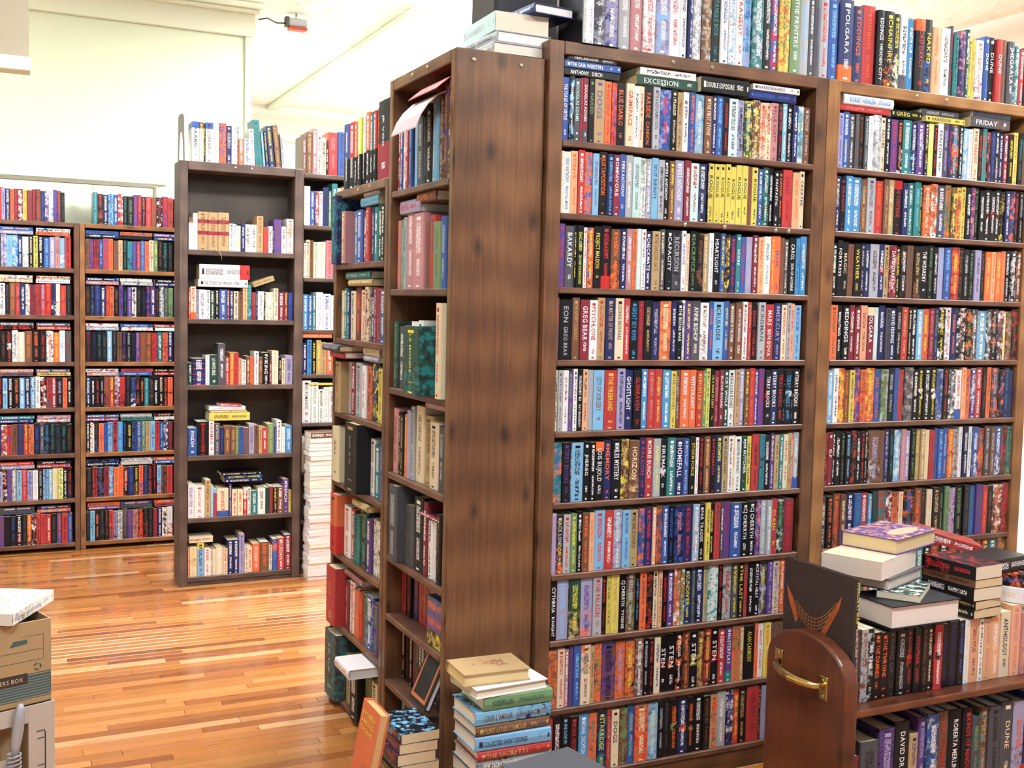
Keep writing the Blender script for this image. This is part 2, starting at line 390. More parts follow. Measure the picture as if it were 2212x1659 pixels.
# ------------------------------------------------------------------ books
def book_geo(cov, pg, ink, M, w_, h, d, tok, hard, seed, pagecol, full=True, mc=0, mp=0, mi=0):
    base, accc, artc, lay, title = tok
    t = .0024 if hard else .0007; c = min(.003 if hard else .0012, w_*.3); bul = (.0022 if hard else 0.0)*min(1, w_/.02)
    x = w_/2
    O = [(-x, d), (-x, c), (-x+c, 0), (0, -bul), (x-c, 0), (x, c), (x, d)]
    I = [(-x+t, d), (-x+t, c+t), (-x+t, c+t), (0, t), (x-t, c+t), (x-t, c+t), (x-t, d)]
    n = 7; V = [(a_, b_, 0) for a_, b_ in O]+[(a_, b_, h) for a_, b_ in O]
    k0 = (4.0 if '/' in title else 2.0) if title else 0.0
    A0 = lambda kd: (base, accc, artc, (seed, lay, kd), (w_, h, 1.0 if hard else 0.0))
    F = []; U = []; AT = []
    for i in range(n-1):
        F.append((i, i+1, n+i+1, n+i))
        if i in (0, n-2):
            U.append([(0 if i == 0 else 1, 0), (1 if i == 0 else 0, 0), (1 if i == 0 else 0, 1), (0 if i == 0 else 1, 1)])
            AT.append((base, accc, artc, (seed, lay, 1.0), (d, h, 1.0 if hard else 0.0)))
        else:
            us = [(O[j][0]+x)/w_ for j in (i, i+1)]
            U.append([(us[0], 0), (us[1], 0), (us[1], 1), (us[0], 1)]); AT.append(A0(k0))
    if full:
        V += [(a_, b_, 0) for a_, b_ in I]+[(a_, b_, h) for a_, b_ in I]
        for i in range(n-1):
            F.append((n+i, n+i+1, 3*n+i+1, 3*n+i)); U.append([(0, 0)]*4); AT.append(A0(3.0))
            F.append((i+1, i, 2*n+i, 2*n+i+1)); U.append([(0, 0)]*4); AT.append(A0(3.0))
            F.append((2*n+i+1, 2*n+i, 3*n+i, 3*n+i+1)); U.append([(0, 0)]*4); AT.append(A0(3.0))
        for i in (0, n-1):
            f = (i, n+i, 3*n+i, 2*n+i); F.append(f if i == 0 else f[::-1]); U.append([(0, 0)]*4); AT.append(A0(3.0))
    cov.add(M, V, F, mc, U, AT)
    e = .0035 if hard else .0004; xi = x-t; y0 = c+t+.0005; y1 = d-(.005 if hard else .0006); z0, z1 = e, h-e
    PV = [(-xi, y0, z0), (xi, y0, z0), (xi, y1, z0), (-xi, y1, z0), (-xi, y0, z1), (xi, y0, z1), (xi, y1, z1), (-xi, y1, z1)]
    PF = [(0, 3, 2, 1), (4, 5, 6, 7), (3, 7, 6, 2)] + ([(0, 4, 7, 3), (1, 2, 6, 5)] if full else [])
    o1 = seed*5
    PU = [[(PV[k][0]+o1, PV[k][1]) for k in PF[0]], [(PV[k][0]+o1, PV[k][1]) for k in PF[1]], [(PV[k][0]+o1, PV[k][2]) for k in PF[2]]] + ([[(0, 0)]*4]*2 if full else [])
    pg.add(M, PV, PF, mp, PU, (pagecol, pagecol, pagecol, (0, 0, 0), (1, 1, 0)))
    if title:
        T = M @ Matrix.Translation((0, -bul-.0004, h*.895)) @ Matrix(((0, 1, 0, 0), (0, 0, -1, 0), (-1, 0, 0, 0), (0, 0, 0, 1)))
        parts = title.split('/')
        L = h*.80; tat = (accc, accc, accc, (0, 0, 0), (1, 1, 0))
        if len(parts) == 1:
            text_into(ink, T, parts[0], L*.72, min(w_*.52, .016), tat, mi)
        else:
            fr = len(parts[0])/(len(parts[0])+len(parts[1])); fr = min(.68, max(.38, fr))
            text_into(ink, T, parts[0], L*fr-.004, min(w_*.50, .015), tat, mi)
            T2 = T @ Matrix.Translation((L*fr+.006, 0, 0)); text_into(ink, T2, parts[1], L*(1-fr), min(w_*.40, .012), tat, mi)

TOK = re.compile(r'^([\d.]+)?([a-z])([a-z])?([a-z])?(\d)?$')
def parse(tk):
    hh = lean = prot = title = None
    parts = re.split(r'([\^<@:])', tk, maxsplit=0)
    head = parts[0]; k = 1
    while k < len(parts)-1:
        c, v = parts[k], parts[k+1]
        if c == '^': hh = v
        elif c == '<': lean = v
        elif c == '@': prot = v
        elif v: title = v
        k += 2
    g = TOK.match(head)
    assert g, tk
    wd, b, a_, ar, lay = g.groups()
    wd = float(wd) if wd else None
    if a_ is None: a_ = rnd.choice('wwcy') if b not in 'wcysahqizjlv' else rnd.choice('kknrb')
    if ar is None: ar = rnd.choice('rbokepnladtw') if lay else b
    if lay is None: lay = '0'
    return dict(w=wd, b=b, a=a_, ar=ar, lay=int(lay), h=float(hh) if hh else None, lean=float(lean or 0), prot=float(prot or 0), title=title)

ALLB = []     # every book, decided later: object or stuff
def ordn(n):
    s_ = 'th' if 10 <= n % 100 <= 20 else {1: 'st', 2: 'nd', 3: 'rd'}.get(n % 10, 'th'); return '%d%s' % (n, s_)
def record(kind, M, w_, h, d, tk, hard, where, group, forced=None, label=None, page=None):
    b = jit(lin(PAL[tk['b']])); lm = .3*b[0]+.6*b[1]+.1*b[2]; b = tuple((x_*.88+lm*.12)*.93 for x_ in b); a_ = jit(lin(PAL[tk['a']])); ar = jit(lin(PAL[tk['ar']]))
    if page is None: page = rnd.choice([(228, 214, 180), (222, 200, 160), (236, 226, 200), (214, 190, 148), (238, 234, 222)])
    ALLB.append(dict(kind=kind, M=M, w=w_, h=h, d=d, tok=(b, a_, ar, float(tk['lay']), tk['title'].replace('~', '') if tk['title'] else None), hard=hard, seed=rnd.random(),
                     page=lin(page), where=where, group=group, tk=tk, forced=forced, label=label))
def row(toks, p0, direction, length, hr, dr, kind, where, group, hard=False, forced=None, inset=.004, cz=0.0, endgap=0.0, jity=.006):
    """stand books along a shelf; p0 = left end on the shelf's front line; direction 'x' faces -Y, 'y' (towards -Y) faces -X"""
    tk = [parse(t.strip()) for t in toks.split('|') if t.strip()]
    for t in tk:
        if t['w'] is None: t['w'] = 10+rnd.uniform(-3, 4)
        t['hh'] = (t['h']*.1 if t['h'] else rnd.uniform(*hr))
    usable = length-endgap
    lean_extra = sum(abs(math.sin(math.radians(t['lean'])))*t['hh']*.18 for t in tk)
    k = (usable-lean_extra)/sum(t['w'] for t in tk)
    x = 0.0
    R0 = Matrix.Identity(4) if direction == 'x' else Matrix.Rotation(-PI/2, 4, 'Z')
    base = Matrix.Translation(p0) @ R0
    for i, t in enumerate(tk):
        wd = t['w']*k; h = t['hh']; dd = rnd.uniform(*dr)
        le = math.radians(t['lean']); ex = abs(math.sin(le))*h*.18
        if t['b'] == 'X' or t['title'] == 'GAP': x += wd; continue
        yo = inset+rnd.uniform(0, jity)-t['prot']*.01
        ww = wd*.965
        L = Matrix.Translation((x+wd/2+ (0 if le <= 0 else 0)+ex/2, yo, abs(math.sin(le))*ww/2*.98+.0003)) @ Matrix.Rotation(le, 4, 'Y') @ Matrix.Rotation(rnd.uniform(-.012, .012), 4, 'Z')
        record(kind, base @ L, ww, h, dd, t, hard, '%s book along %s' % (ordn(i+1), where), group, forced)
        x += wd+ex
def lying(tok, x, y, z, yaw, w_, h, d, kind, where, group, hard=False, label=None, tilt=0.0, page=None, ud=False):
    """book lying flat, spine facing away from 'into' = yaw; x,y,z = left end of spine line as seen from the spine side"""
    t = parse(tok)
    into = Vector((math.cos(yaw), math.sin(yaw), 0)); dr = Vector((math.sin(yaw), -math.cos(yaw), 0)); up = Vector((0, 0, 1))
    # local x->up, y->into, z->-dr
    M = Matrix(((up.x, into.x, -dr.x, x), (up.y, into.y, -dr.y, y), (up.z, into.z, -dr.z, z), (0, 0, 0, 1)))
    M = M @ Matrix.Translation((w_/2, 0, -h))
    if tilt: M = Matrix.Translation((x, y, z)) @ Matrix.Rotation(tilt, 4, into) @ Matrix.Translation((-x, -y, -z)) @ M
    record(kind, M, w_, h, d, t, hard, where, group, True, label, page)
    return z+w_+.0006
def flat_c(tok, cx, cy, z, yaw, w_, h, d, *a, **k):
    """like lying() but placed by the centre of its cover"""
    into = Vector((math.cos(yaw), math.sin(yaw), 0)); dr = Vector((math.sin(yaw), -math.cos(yaw), 0))
    p = Vector((cx, cy, 0))-into*d/2-dr*h/2
    return lying(tok, p.x, p.y, z, yaw, w_, h, d, *a, **k)
N90 = PI/2       # lying with the spine towards -Y
E0 = 0.0         # lying with the spine towards -X

# ================================================================== THE SETTING
def struct(name, bx, mat, parent=None, **k):
    o = boxes(name, bx, mat, parent, **k)
    if parent is None: o['kind'] = 'structure'
    return o
floor = struct('floor', [(-2.7, 5.6, -1.6, 10.3, -.12, -.021)], mat_plain('subfloor', (60, 36, 22), .9))
PW = .0455
pcols = [(170, 116, 62), (164, 110, 58), (172, 112, 62), (178, 120, 68), (164, 104, 56), (184, 128, 76), (154, 94, 50), (170, 110, 60), (188, 134, 82), (146, 88, 46), (176, 116, 64), (180, 122, 70), (200, 156, 112), (136, 80, 42), (168, 106, 56), (174, 114, 62)]
pr = random.Random(11); rest = Acc(); near = []
def plank_box(x0, x1, y0, y1, col, into=None):
    a = Acc(); z0, z1 = -.02, 0.0; g = .0005; b = .0009
    x0 += g; x1 -= g; y0 += g; y1 -= g
    V = [(x0, y0, z0), (x1, y0, z0), (x1, y1, z0), (x0, y1, z0), (x0, y0, z1-b), (x1, y0, z1-b), (x1, y1, z1-b), (x0, y1, z1-b),
         (x0+b, y0+b, z1), (x1-b, y0+b, z1), (x1-b, y1-b, z1), (x0+b, y1-b, z1)]
    F = [(8, 9, 10, 11)]
    for i in range(4):
        j = (i+1) % 4; F += [(i, j, 4+j, 4+i), (4+i, 4+j, 8+j, 8+i)]
    o1, o2 = pr.uniform(0, 30), pr.uniform(0, 30)
    U = [[(V[k][0]+o1, V[k][1]-y0+o2) for k in f] for f in F]
    (into or a).add(None, V, F, 0, U, (col, col, col, (0, 0, 0), (1, 1, 0)))
    return a
y = -1.55; j = 0
while y < 10.2:
    x = -2.65+pr.uniform(-.9, 0)
    while x < 5.55:
        L = pr.uniform(.28, .85); c = jit(lin(pr.choice(pcols)), .07)
        a0, a1 = max(x, -2.65), min(x+L, 5.55)
        if a1-a0 > .02:
            vis = 3.0 < y < 6.6 and a1 > -.05 and a0 < 1.25
            if vis and len(near) < 298: near.append((a0, a1, y, y+PW, c))
            else: plank_box(a0, a1, y, y+PW, c, rest)
        x += L
    y += PW
for q in near:
    plank_box(*q).build('plank', [FLOOR], floor)
ro = rest.build('planks', [FLOOR], floor); ro['kind'] = 'stuff'

struct('ceiling', [(-2.7, 5.6, -1.6, 10.3, CEIL, CEIL+.1)], mat_tin())
struct('wall_left', [(-2.75, -2.65, -1.6, 10.3, 0, CEIL)], WALL)
struct('wall_right', [(5.5, 5.6, -1.6, 10.3, 0, CEIL)], WHITE)
struct('wall_back', [(1.45, 5.6, 10.2, 10.3, 0, CEIL)], WHITE)
struct('wall_partition', [(-2.65, 1.395, 6.72, 10.3, 0, CEIL)], WALL)
struct('wall_partition_edge', [(1.395, 1.43, 6.70, 10.3, 0, CEIL-.02)], WALL)
struct('trim_1', [(-2.65, 1.452, 6.685, 6.72, 2.995, 3.13)], TRIM, bev=.003)
struct('trim_2', [(-2.65, 1.475, 6.655, 6.74, 3.125, 3.15), (-2.65, 1.49, 6.63, 6.76, 3.15, 3.185), (-2.65, 1.50, 6.60, 6.78, 3.185, 3.222)], TRIM, bev=.006)
struct('trim_3', [(-2.65, .945, 6.695, 6.72, 2.085, 2.165)], TRIM, bev=.003)
fr = struct('window_1', [(-2.65, .885, 6.70, 6.72, 1.2, 2.085)], WALL)
DKL = mat_plain('window_frame_paint', (120, 112, 96), .5)
boxes('window_frame', [(-2.65, .885, 6.69, 6.702, 2.062, 2.083), (.865, .885, 6.69, 6.702, 1.2, 2.062)], DKL, fr, bev=.002)
boxes('window_panel', [(-1.3, .535, 6.694, 6.70, 1.2, 2.06)], TRIM, fr)
boxes('window_panel', [(.541, .863, 6.694, 6.70, 1.2, 2.06)], TRIM, fr)
sf = struct('ceiling_soffit', [(-2.65, .158, 5.0, 5.08, 2.40, CEIL)], BEIGE)
boxes('soffit_trim', [(-2.65, .166, 4.985, 5.09, 2.343, 2.40)], TRIM, sf, bev=.004)
struct('trim_4', [(1.45, 5.5, 10.15, 10.2, 2.62, 2.72), (1.45, 5.5, 10.12, 10.2, 2.9, 2.96)], TRIM, bev=.004)
struct('ceiling_beam', [(2.32, 2.42, 5.0, 10.2, 3.185, CEIL)], TRIM, bev=.006)
struct('trim_5', [(4.62, 4.66, 10.1, 10.2, 0, CEIL)], BEIGE)
for (x, y, pl_) in LIGHTS:
    t = empty('ceiling_light', (x, y, CEIL-.115), 'long white fluorescent fixture under the ceiling above %s' % pl_, 'ceiling light', 'fluorescent ceiling lights')
    boxes('housing', [(-.62, .62, -.03, .03, .008, .014)], TRIM, t, bev=.002)
    for sx in (-.5, .5): tube('hanger', [(sx, 0, .01), (sx, 0, .115)], .004, STEEL, t, 6)
    boxes('diffuser', [(-.6, .6, -.035, .035, 0, .008)], LAMP, t)

# emergency lamp hanging near the ceiling by the cornice, with its cord
t = empty('alarm_lamp', (1.751, 6.9, 3.135), 'small grey and red alarm lamp hung under the ceiling beside the cornice', 'alarm lamp')
boxes('lamp_housing', [(-.05, .065, -.035, .035, 0, .05)], mat_plain('grey_plastic', (170, 172, 178), .4), t, bev=.008)
boxes('red_lens', [(-.05, .065, -.036, .034, -.018, 0)], REDP, t, bev=.006)
boxes('mounting_clip', [(-.072, -.045, -.02, .02, -.004, .06)], BLACKM, t, bev=.004)
tube('hanger_rod', [(0, 0, .045), (.0, 0, .085)], .006, STEEL, t)
tube('cord', [(-.06, 0, .02), (-.13, -.03, .006), (-.2, -.08, .015), (-.26, -.12, -.01)], .0045, BLACKM, t, 6)
jb = boxes('junction_box', [(2.86, 3.0, 10.06, 10.15, 2.74, 2.86)], TRIM, bev=.01); tag(jb, 'small white junction box high on the far wall', 'junction box')

# ================================================================== BOOKCASES
ZA = [2.147, 1.881, 1.683, 1.479, 1.277, 1.076, .874, .67, .479, .279, .077]
YA = 2.679
def bay_front(name, x0, x1, label, levels, yf, depth, st=.049, wood=WOODK, woodp=WOOD, top_th=.036, sh=.0175, screws=(), basez=0.0, open_back=False):
    """bookcase facing -Y between outer x0..x1"""
    t = empty(name, ((x0+x1)/2, yf+depth/2, 0), label, 'bookcase'); cx, cy = (x0+x1)/2, yf+depth/2
    def B(nm, b, m, bev=.0025, grain=None):
        return boxes(nm, [(b[0]-cx, b[1]-cx, b[2]-cy, b[3]-cy, b[4], b[5])], m, t, bev, grain=grain)
    B('side_panel', (x0, x0+st, yf, yf+depth, 0, levels[0]), woodp); B('side_panel', (x1-st, x1, yf, yf+depth, 0, levels[0]), woodp)
    B('top_board', (x0+st, x1-st, yf, yf+depth, levels[0]-top_th, levels[0]), woodp)
    for z in levels[1:]:
        B('shelf', (x0+st, x1-st, yf, yf+depth-.012, z-sh, z), wood)
    B('back_panel', (x0+st, x1-st, yf+depth-.012, yf+depth, levels[-1], levels[0]-top_th), WOODB, 0)
    if levels[-1]-sh > .018: B('base_board', (x0+st, x1-st, yf+(.006 if depth != .165 or x0 > .8 else .11), yf+(.026 if depth != .165 or x0 > .8 else .13), 0, levels[-1]-sh), woodp)
    for (sx, sz) in screws: lathe_screw(t, (sx-cx, yf-cy, sz), (0, -1, 0), .007)
    return t
bay_front('bookcase', 1.375, 2.343, 'tall dark-stained wooden bookcase of paperbacks, the bay beside the wide knotty end panel', ZA, YA, .18, .045,
          screws=((1.77, 2.13), (1.905, 2.13), (1.83, 1.672), (1.97, 1.672), (2.16, 1.672), (2.21, 1.672)))
bay_front('bookcase', 2.345, 3.29, 'tall amber-brown wooden bookcase of paperbacks standing behind the book cart', ZA, YA, .18, .049, wood=WOODK, woodp=WOODO,
          screws=((2.71, 2.13), (2.84, 2.13)))

def bay_side(name, y0, y1, xf, depth, levels, label, st, th, endwood, sh=.02, screws=()):
    """bookcase facing -X, near end y0, far end y1"""
    t = empty(name, (xf+depth/2, (y0+y1)/2, 0), label, 'bookcase'); cx, cy = xf+depth/2, (y0+y1)/2
    def B(nm, b, m, bev=.003): return boxes(nm, [(b[0]-cx, b[1]-cx, b[2]-cy, b[3]-cy, b[4], b[5])], m, t, bev)
    B('side_panel', (xf, xf+depth, y0, y0+st, 0, levels[0]), endwood, .004); B('side_panel', (xf, xf+depth, y1-st, y1, 0, levels[0]), WOOD)
    B('top_board', (xf, xf+depth, y0+st, y1-st, levels[0]-th, levels[0]), WOOD)
    for z in levels[1:]: B('shelf', (xf, xf+depth-.012, y0+st, y1-st, z-sh, z), WOODK)
    B('back_panel', (xf+depth-.012, xf+depth, y0+st, y1-st, levels[-1], levels[0]-th), WOODB, 0)
    B('base_board', (xf+.01, xf+.03, y0+st, y1-st, 0, max(.02, levels[-1]-sh)), WOOD)
    for (p, n) in screws: lathe_screw(t, (p[0]-cx, p[1]-cy, p[2]), n, .007)
    return t
ZB = [2.098, 1.762, 1.467, 1.167, .905, .645, .46, .25, .05]
bay_side('bookcase', 2.699, 3.218, 1.107, .267, ZB, 'narrow side-facing bookcase whose wide knotty pine end panel faces the room', .03, .036, WOOD,
         screws=(((1.16, 2.699, 2.07), (0, -1, 0)), ((1.30, 2.699, 2.07), (0, -1, 0)), ((1.107, 2.9, 2.08), (-1, 0, 0)), ((1.107, 3.02, 2.08), (-1, 0, 0))))
ZC = [1.811, 1.557, 1.297, 1.04, .793, .536, .284, .022]
bay_side('bookcase', 3.222, 3.80, 1.107, .25, ZC, 'lower side-facing bookcase with bright hardcovers on top, beyond the knotty end panel', .03, .03, WOOD,
         screws=(((1.107, 3.40, 1.797), (-1, 0, 0)), ((1.107, 3.52, 1.797), (-1, 0, 0))))
ZD = [2.092, 1.665, 1.328, 1.003, .652, .341, .045]
YD = 5.5
bay_front('bookcase', .834, 1.438, 'dark weathered freestanding bookcase on the wood floor, foreign-language books inside', ZD, YD, .165, .040, wood=WOODD, woodp=WOODD, top_th=.042, sh=.024,
          screws=((1.10, 2.075), (1.18, 2.075)))
ZE = [2.08, 1.817, 1.548, 1.28, 1.048, .796, .54, .28, .04]
bay_front('bookcase', 1.44, 2.2, 'dark bookcase half hidden behind the pale paperback pile', ZE, 5.56, .19, .02, wood=WOODD, woodp=WOODD, top_th=.022, sh=.02)
ZF = [1.829, 1.578, 1.318, 1.062, .807, .55, .296, .046]
YF = 6.52
bay_front('bookcase', -.52, .452, 'low paperback bookcase against the back wall, bay beside the room corner', ZF, YF, .165, .027, top_th=.024, sh=.024, woodp=WOODK)
bay_front('bookcase', .454, 1.38, 'low paperback bookcase against the back wall, bay behind the freestanding bookcase', ZF, YF, .165, .027, wood=WOODO, woodp=WOODO, top_th=.024, sh=.024)

# ================================================================== BOOKS OF THE NEAR BAY
A1 = [
 "45bw:THE FORGE OF VIRTUE|32kwl4|42dh:~DOUGLAS ADAMS|20mr|37mw6:~DOUGLAS ADAMS|40kg:NAKED|74ab:DOGS|46or^1.74|36rbo4|62ko:BLUE DIABLO|58cr:GRIMSPACE|38wk|36cr|62ko:FARSIDE/CANNON|50sd:TRANSFORMATION|84brv4|46kc|44ae|44wk|48bo4|66lws4|56ec:THE FIRST STONE|38nw|48bl|44kr|72hd|50vkd4|66fcy4|56eyc4|52cro4|46cri1|56im:BLUE ADEPT|32kr|38lw|46kw|40nw|48lgc4|54es^1.70",
 "20cw|50wb:~PIERS ANTHONY/FRACTAL MODE|48qo|44rw|54oup4|44lmw|58ko:JUXTAPOSITION|46nl|44mw:OMNIVORE|42bw:~PIERS ANTHONY|48sw|56hd|42wgs4|38swv4|48ln:SPLIT INFINITY|46sk|40kw:~PIERS ANTHONY|42ey|66vw:~PIERS ANTHONY|48mw|62hr|66nwd4|10k|48yk:ROGUE|44yk:ROGUE|42yk:ROGUE|40yk:ROGUE|44yk:ROGUE|48yk:ROGUE|44yk:ROGUE|34em|48yk:ROGUE|38bw|52fwt4|38kw|36kw:FANTASTIC|38kow|78rm|62qo|42ck:CREATEK",
 "42pr:~ISAAC|62dw:BAKARDY|18k|46kj:~ISAAC ASIMOV/SECOND FOUNDATION|26wo|42oyb4|54ky:PROJECT MALDON|68krr6|66eoo2|42nw|42iw|32oe|32hw|32wr|46nw:CHECKMATE|60ae:THE SHADOW GATE|40dc|50kw:CAPACITY|68dsk4:RECURSION|32wb:HIGH RISE|26co|52kg:SACRIFICE|54kee4|42ac|34wv|54kw:HEARTLIGHT|36by|44key4|48nr|36tw:SCORE|40br|50vs|44mw|46qo|56wt|30oy|50op:FLUX|34em|36dc|58kw:~CAROL/SON OF AVONAR|34ud|50uw^1.8",
 "16dr|88ks:EON/~GREG BEAR|50ea:THE INFINITY CONCERTO|64mw:~GREG BEAR|56wr:PSYCHLONE|54ar|66na:A MATTER OF PROFIT|62ck:LOOKING BACKWARD|42rw|62ku:GREAT SKY RIVER|42mr|56ka|56ns|84oca4|40nw|42kw:THE BIOFAB WAR|22wb|44py|64dw:~ANNE BISHOP|66wee2|36bo|84lk:CRUSADER|44by|42ew:HARBINGER OF THE STORM|58ew:SERVANT OF THE UNDERWORLD|44wm|28ra|50kr:~BEN BOVA/FUTURE CRIME|58sd:KINSMAN|68rwe2:MARS/~BEN BOVA|62nv:MERCURY|44cr|34sd|34qr|58lb",
 "20ck|30se|38we|34pg|28wd|36kw:FAHRENHEIT 451/~RAY BRADBURY|36qe|36sv|76le:CITY OF SORCERY|88ry:THE FIREBRAND|58vn|60nw:GHOSTLIGHT|60kr:GLENRAVEN|44uw|54ri|54ry|60uw|40ye:THE SURVIVORS|34es|68ow|50ow:WITCHLIGHT|48ry:DEVLIN'S JUSTICE|28gy|34je|30ky:ON A BEAM OF LIGHT|38mi|32mw:BLOOD BOUND|40fw:CRY WOLF|50wk:DRAGON BONES|36ae:IRON KISSED|40vw|36ey|44ro|32pw|46pr:THE BLACK CANARY|54kwr3:~TERRY BROOKS|54nw:~TERRY BROOKS|56kr:~TERRY BROOKS|64kuw3:~TERRY BROOKS|58kww3:~TERRY BROOKS",
 "60tbo4|56kp:~TERRY BROOKS|8k|84lk|42kw:JHEREG|38kw|60kwo5:~LOIS BUJOLD|54no:MEMORY|68kw:MILES MYSTERY|58eay4|72eca2:HORIZON|48nr:FALCON|54rw:~CHRIS BUNCH|54sy|50kww3:FIREMASK|60tw|66nwu3:HOMEFALL|44bs|44ky:STORM FORCE|28wi|38kr|50eq|40kr:AFTERMATH|54nj|42ak:THE ALIEN DEBT|36wk|20cr:STAR HERETIC|54wk:DAUGHTER OF PROPHECY|40fw:~JIM BUTCHER|40yk|60rk|44tbk3|50kw|32pc|40ae|30tw|40cr|26ad|20oc|48swb6",
 "30vi|48nyo2:~JACK LONDON|48sr|44gy|34kw|48eo|34qo|72lr|62rw|58vhs4|56lb|58ak:THE NINE OF SWORDS|46bdo4|56nr|28qw|40epo4|44bw|44kb|70nib4|68nr|48swl4|44kw:FAR TRADER|38yk|34ky|44rd|24dw|52pm|84bw|56kw:~CJ CHERRYH|56kw:~CJ CHERRYH|44pov4|44sh|40sw|48ry:CLASH|52fgw4|80mr",
 "46kw:CYTHERIA/KNIGHT|78vl|80fya2|82vpo2|62sr:THE PALADIN|34kr|28ye|58ya|48kw:~CJ CHERRYH/YVGENIE|66esg4|30ku|48oe|48ker4|38ck|28qe|38kr|48pw|46ogw4|30gow4|54nyb2:SUNDIVER|24dg|68nwk2|30at|76hwt4|38kr|66srd4|48dy|48ky:THE LAST|30rd|48kw|44kw:CRYSTAL HEAT|62dyv4|44pv|54cev4|38oce4|38bsv4",
 "62oee4|48cr|26iw|26pd|48bl|66ceo1|28ae|48ogd4|96pke4|66ove4|66oyk4|56ews4|38ks|38kr|44cb|54kwr3:STEN|62kwo3:STEN|44kwo4|52eok4|60kwy3:STEN|44eya4|50ryk4|58kwr3:STEN|56rw|48pwt6:MASTERPLAY|62oge1|32ac|76ky:~ALAN CARMODY|28orr|44wr|54yo|28ep|80eds2|34wd:NEON|24r",
 "38re|52kw|42kl|58krr6:~MICHAEL CRICHTON|62uw:~MICHAEL CRICHTON|52oto4|56nyt4:STARRIDGE|28rie4|48ck:DOGS|54egg4|42bst4|86ocr4|66lhs4|38ks|38kd|58kog3|58nwo3|44kog3|58kw|48ke|48aro4|60sw|54npw4|34ryo4|54ka|86rm|18ka|38vl|66ky:BABYLON BABIES|38hj|38ck:LEGACY|18kr"]
def sh_name(i): return ['top shelf', 'second shelf', 'third shelf', 'fourth shelf', 'fifth shelf', 'sixth shelf', 'seventh shelf', 'eighth shelf', 'ninth shelf', 'bottom shelf'][i]
for i, tks in enumerate(A1):
    row(tks, (1.422, YA, ZA[i+1]), 'x', .872, (.168, .1765), (.104, .112), 'paperback', '%s beside the knotty end panel' % sh_name(i), 'paperbacks in the tall bay beside the knotty end panel', endgap=[.01, .02, .004, .01, .01, .0, .01, .02, .0, .0][i], inset=.006)
G1 = 'books lying flat on the top-shelf paperbacks'
z0 = ZA[1]+.178
z = lying("kw:~ANTHONY   DISCH", 1.425, YA+.008, z0, N90, .020, .175, .107, 'paperback', '', G1, label='grey and black paperback lying flat under the blue one, far end of top shelf')
z = lying("bw:THE GAIA WEBSTERS", 1.424, YA+.006, z, N90, .019, .178, .107, 'paperback', '', G1, label='blue paperback lying flat, lettered Gaia Websters, top shelf beside end panel')
z = lying("kw:~PIERS ANTHONY/GHOST", 1.438, YA+.006, z, N90, .018, .150, .105, 'paperback', '', G1, label='black paperback lying flat, lettered Ghost, topmost of three on the top shelf')
z = lying("fwc3:EXCESSION", 1.66, YA+.012, z0, N90, .027, .205, .13, 'paperback', '', G1, label='dark green paperback lying flat, lettered Excession, under a white book')
lying("wk", 1.668, YA+.010, z, N90, .022, .19, .13, 'paperback', '', G1, label='white paperback lying flat on the dark green one on the top shelf')
lying("kw:DOUBLE EXPOSURE", 1.868, YA-.004, z0-.001, N90, .044, .172, .112, 'paperback', '', G1, label='thick black book lying flat, lettered Double Exposure, on the top shelf')
z = lying("nb", 2.05, YA+.010, z0, N90, .026, .178, .112, 'paperback', '', G1, label='plain dark blue book lying flat under a white one, top shelf')
lying("wk:WARRIORWARDS", 2.062, YA+.008, z, N90, .018, .176, .11, 'paperback', '', G1, label='white paperback lying flat, lettered Warriorwards, on a plain blue book')

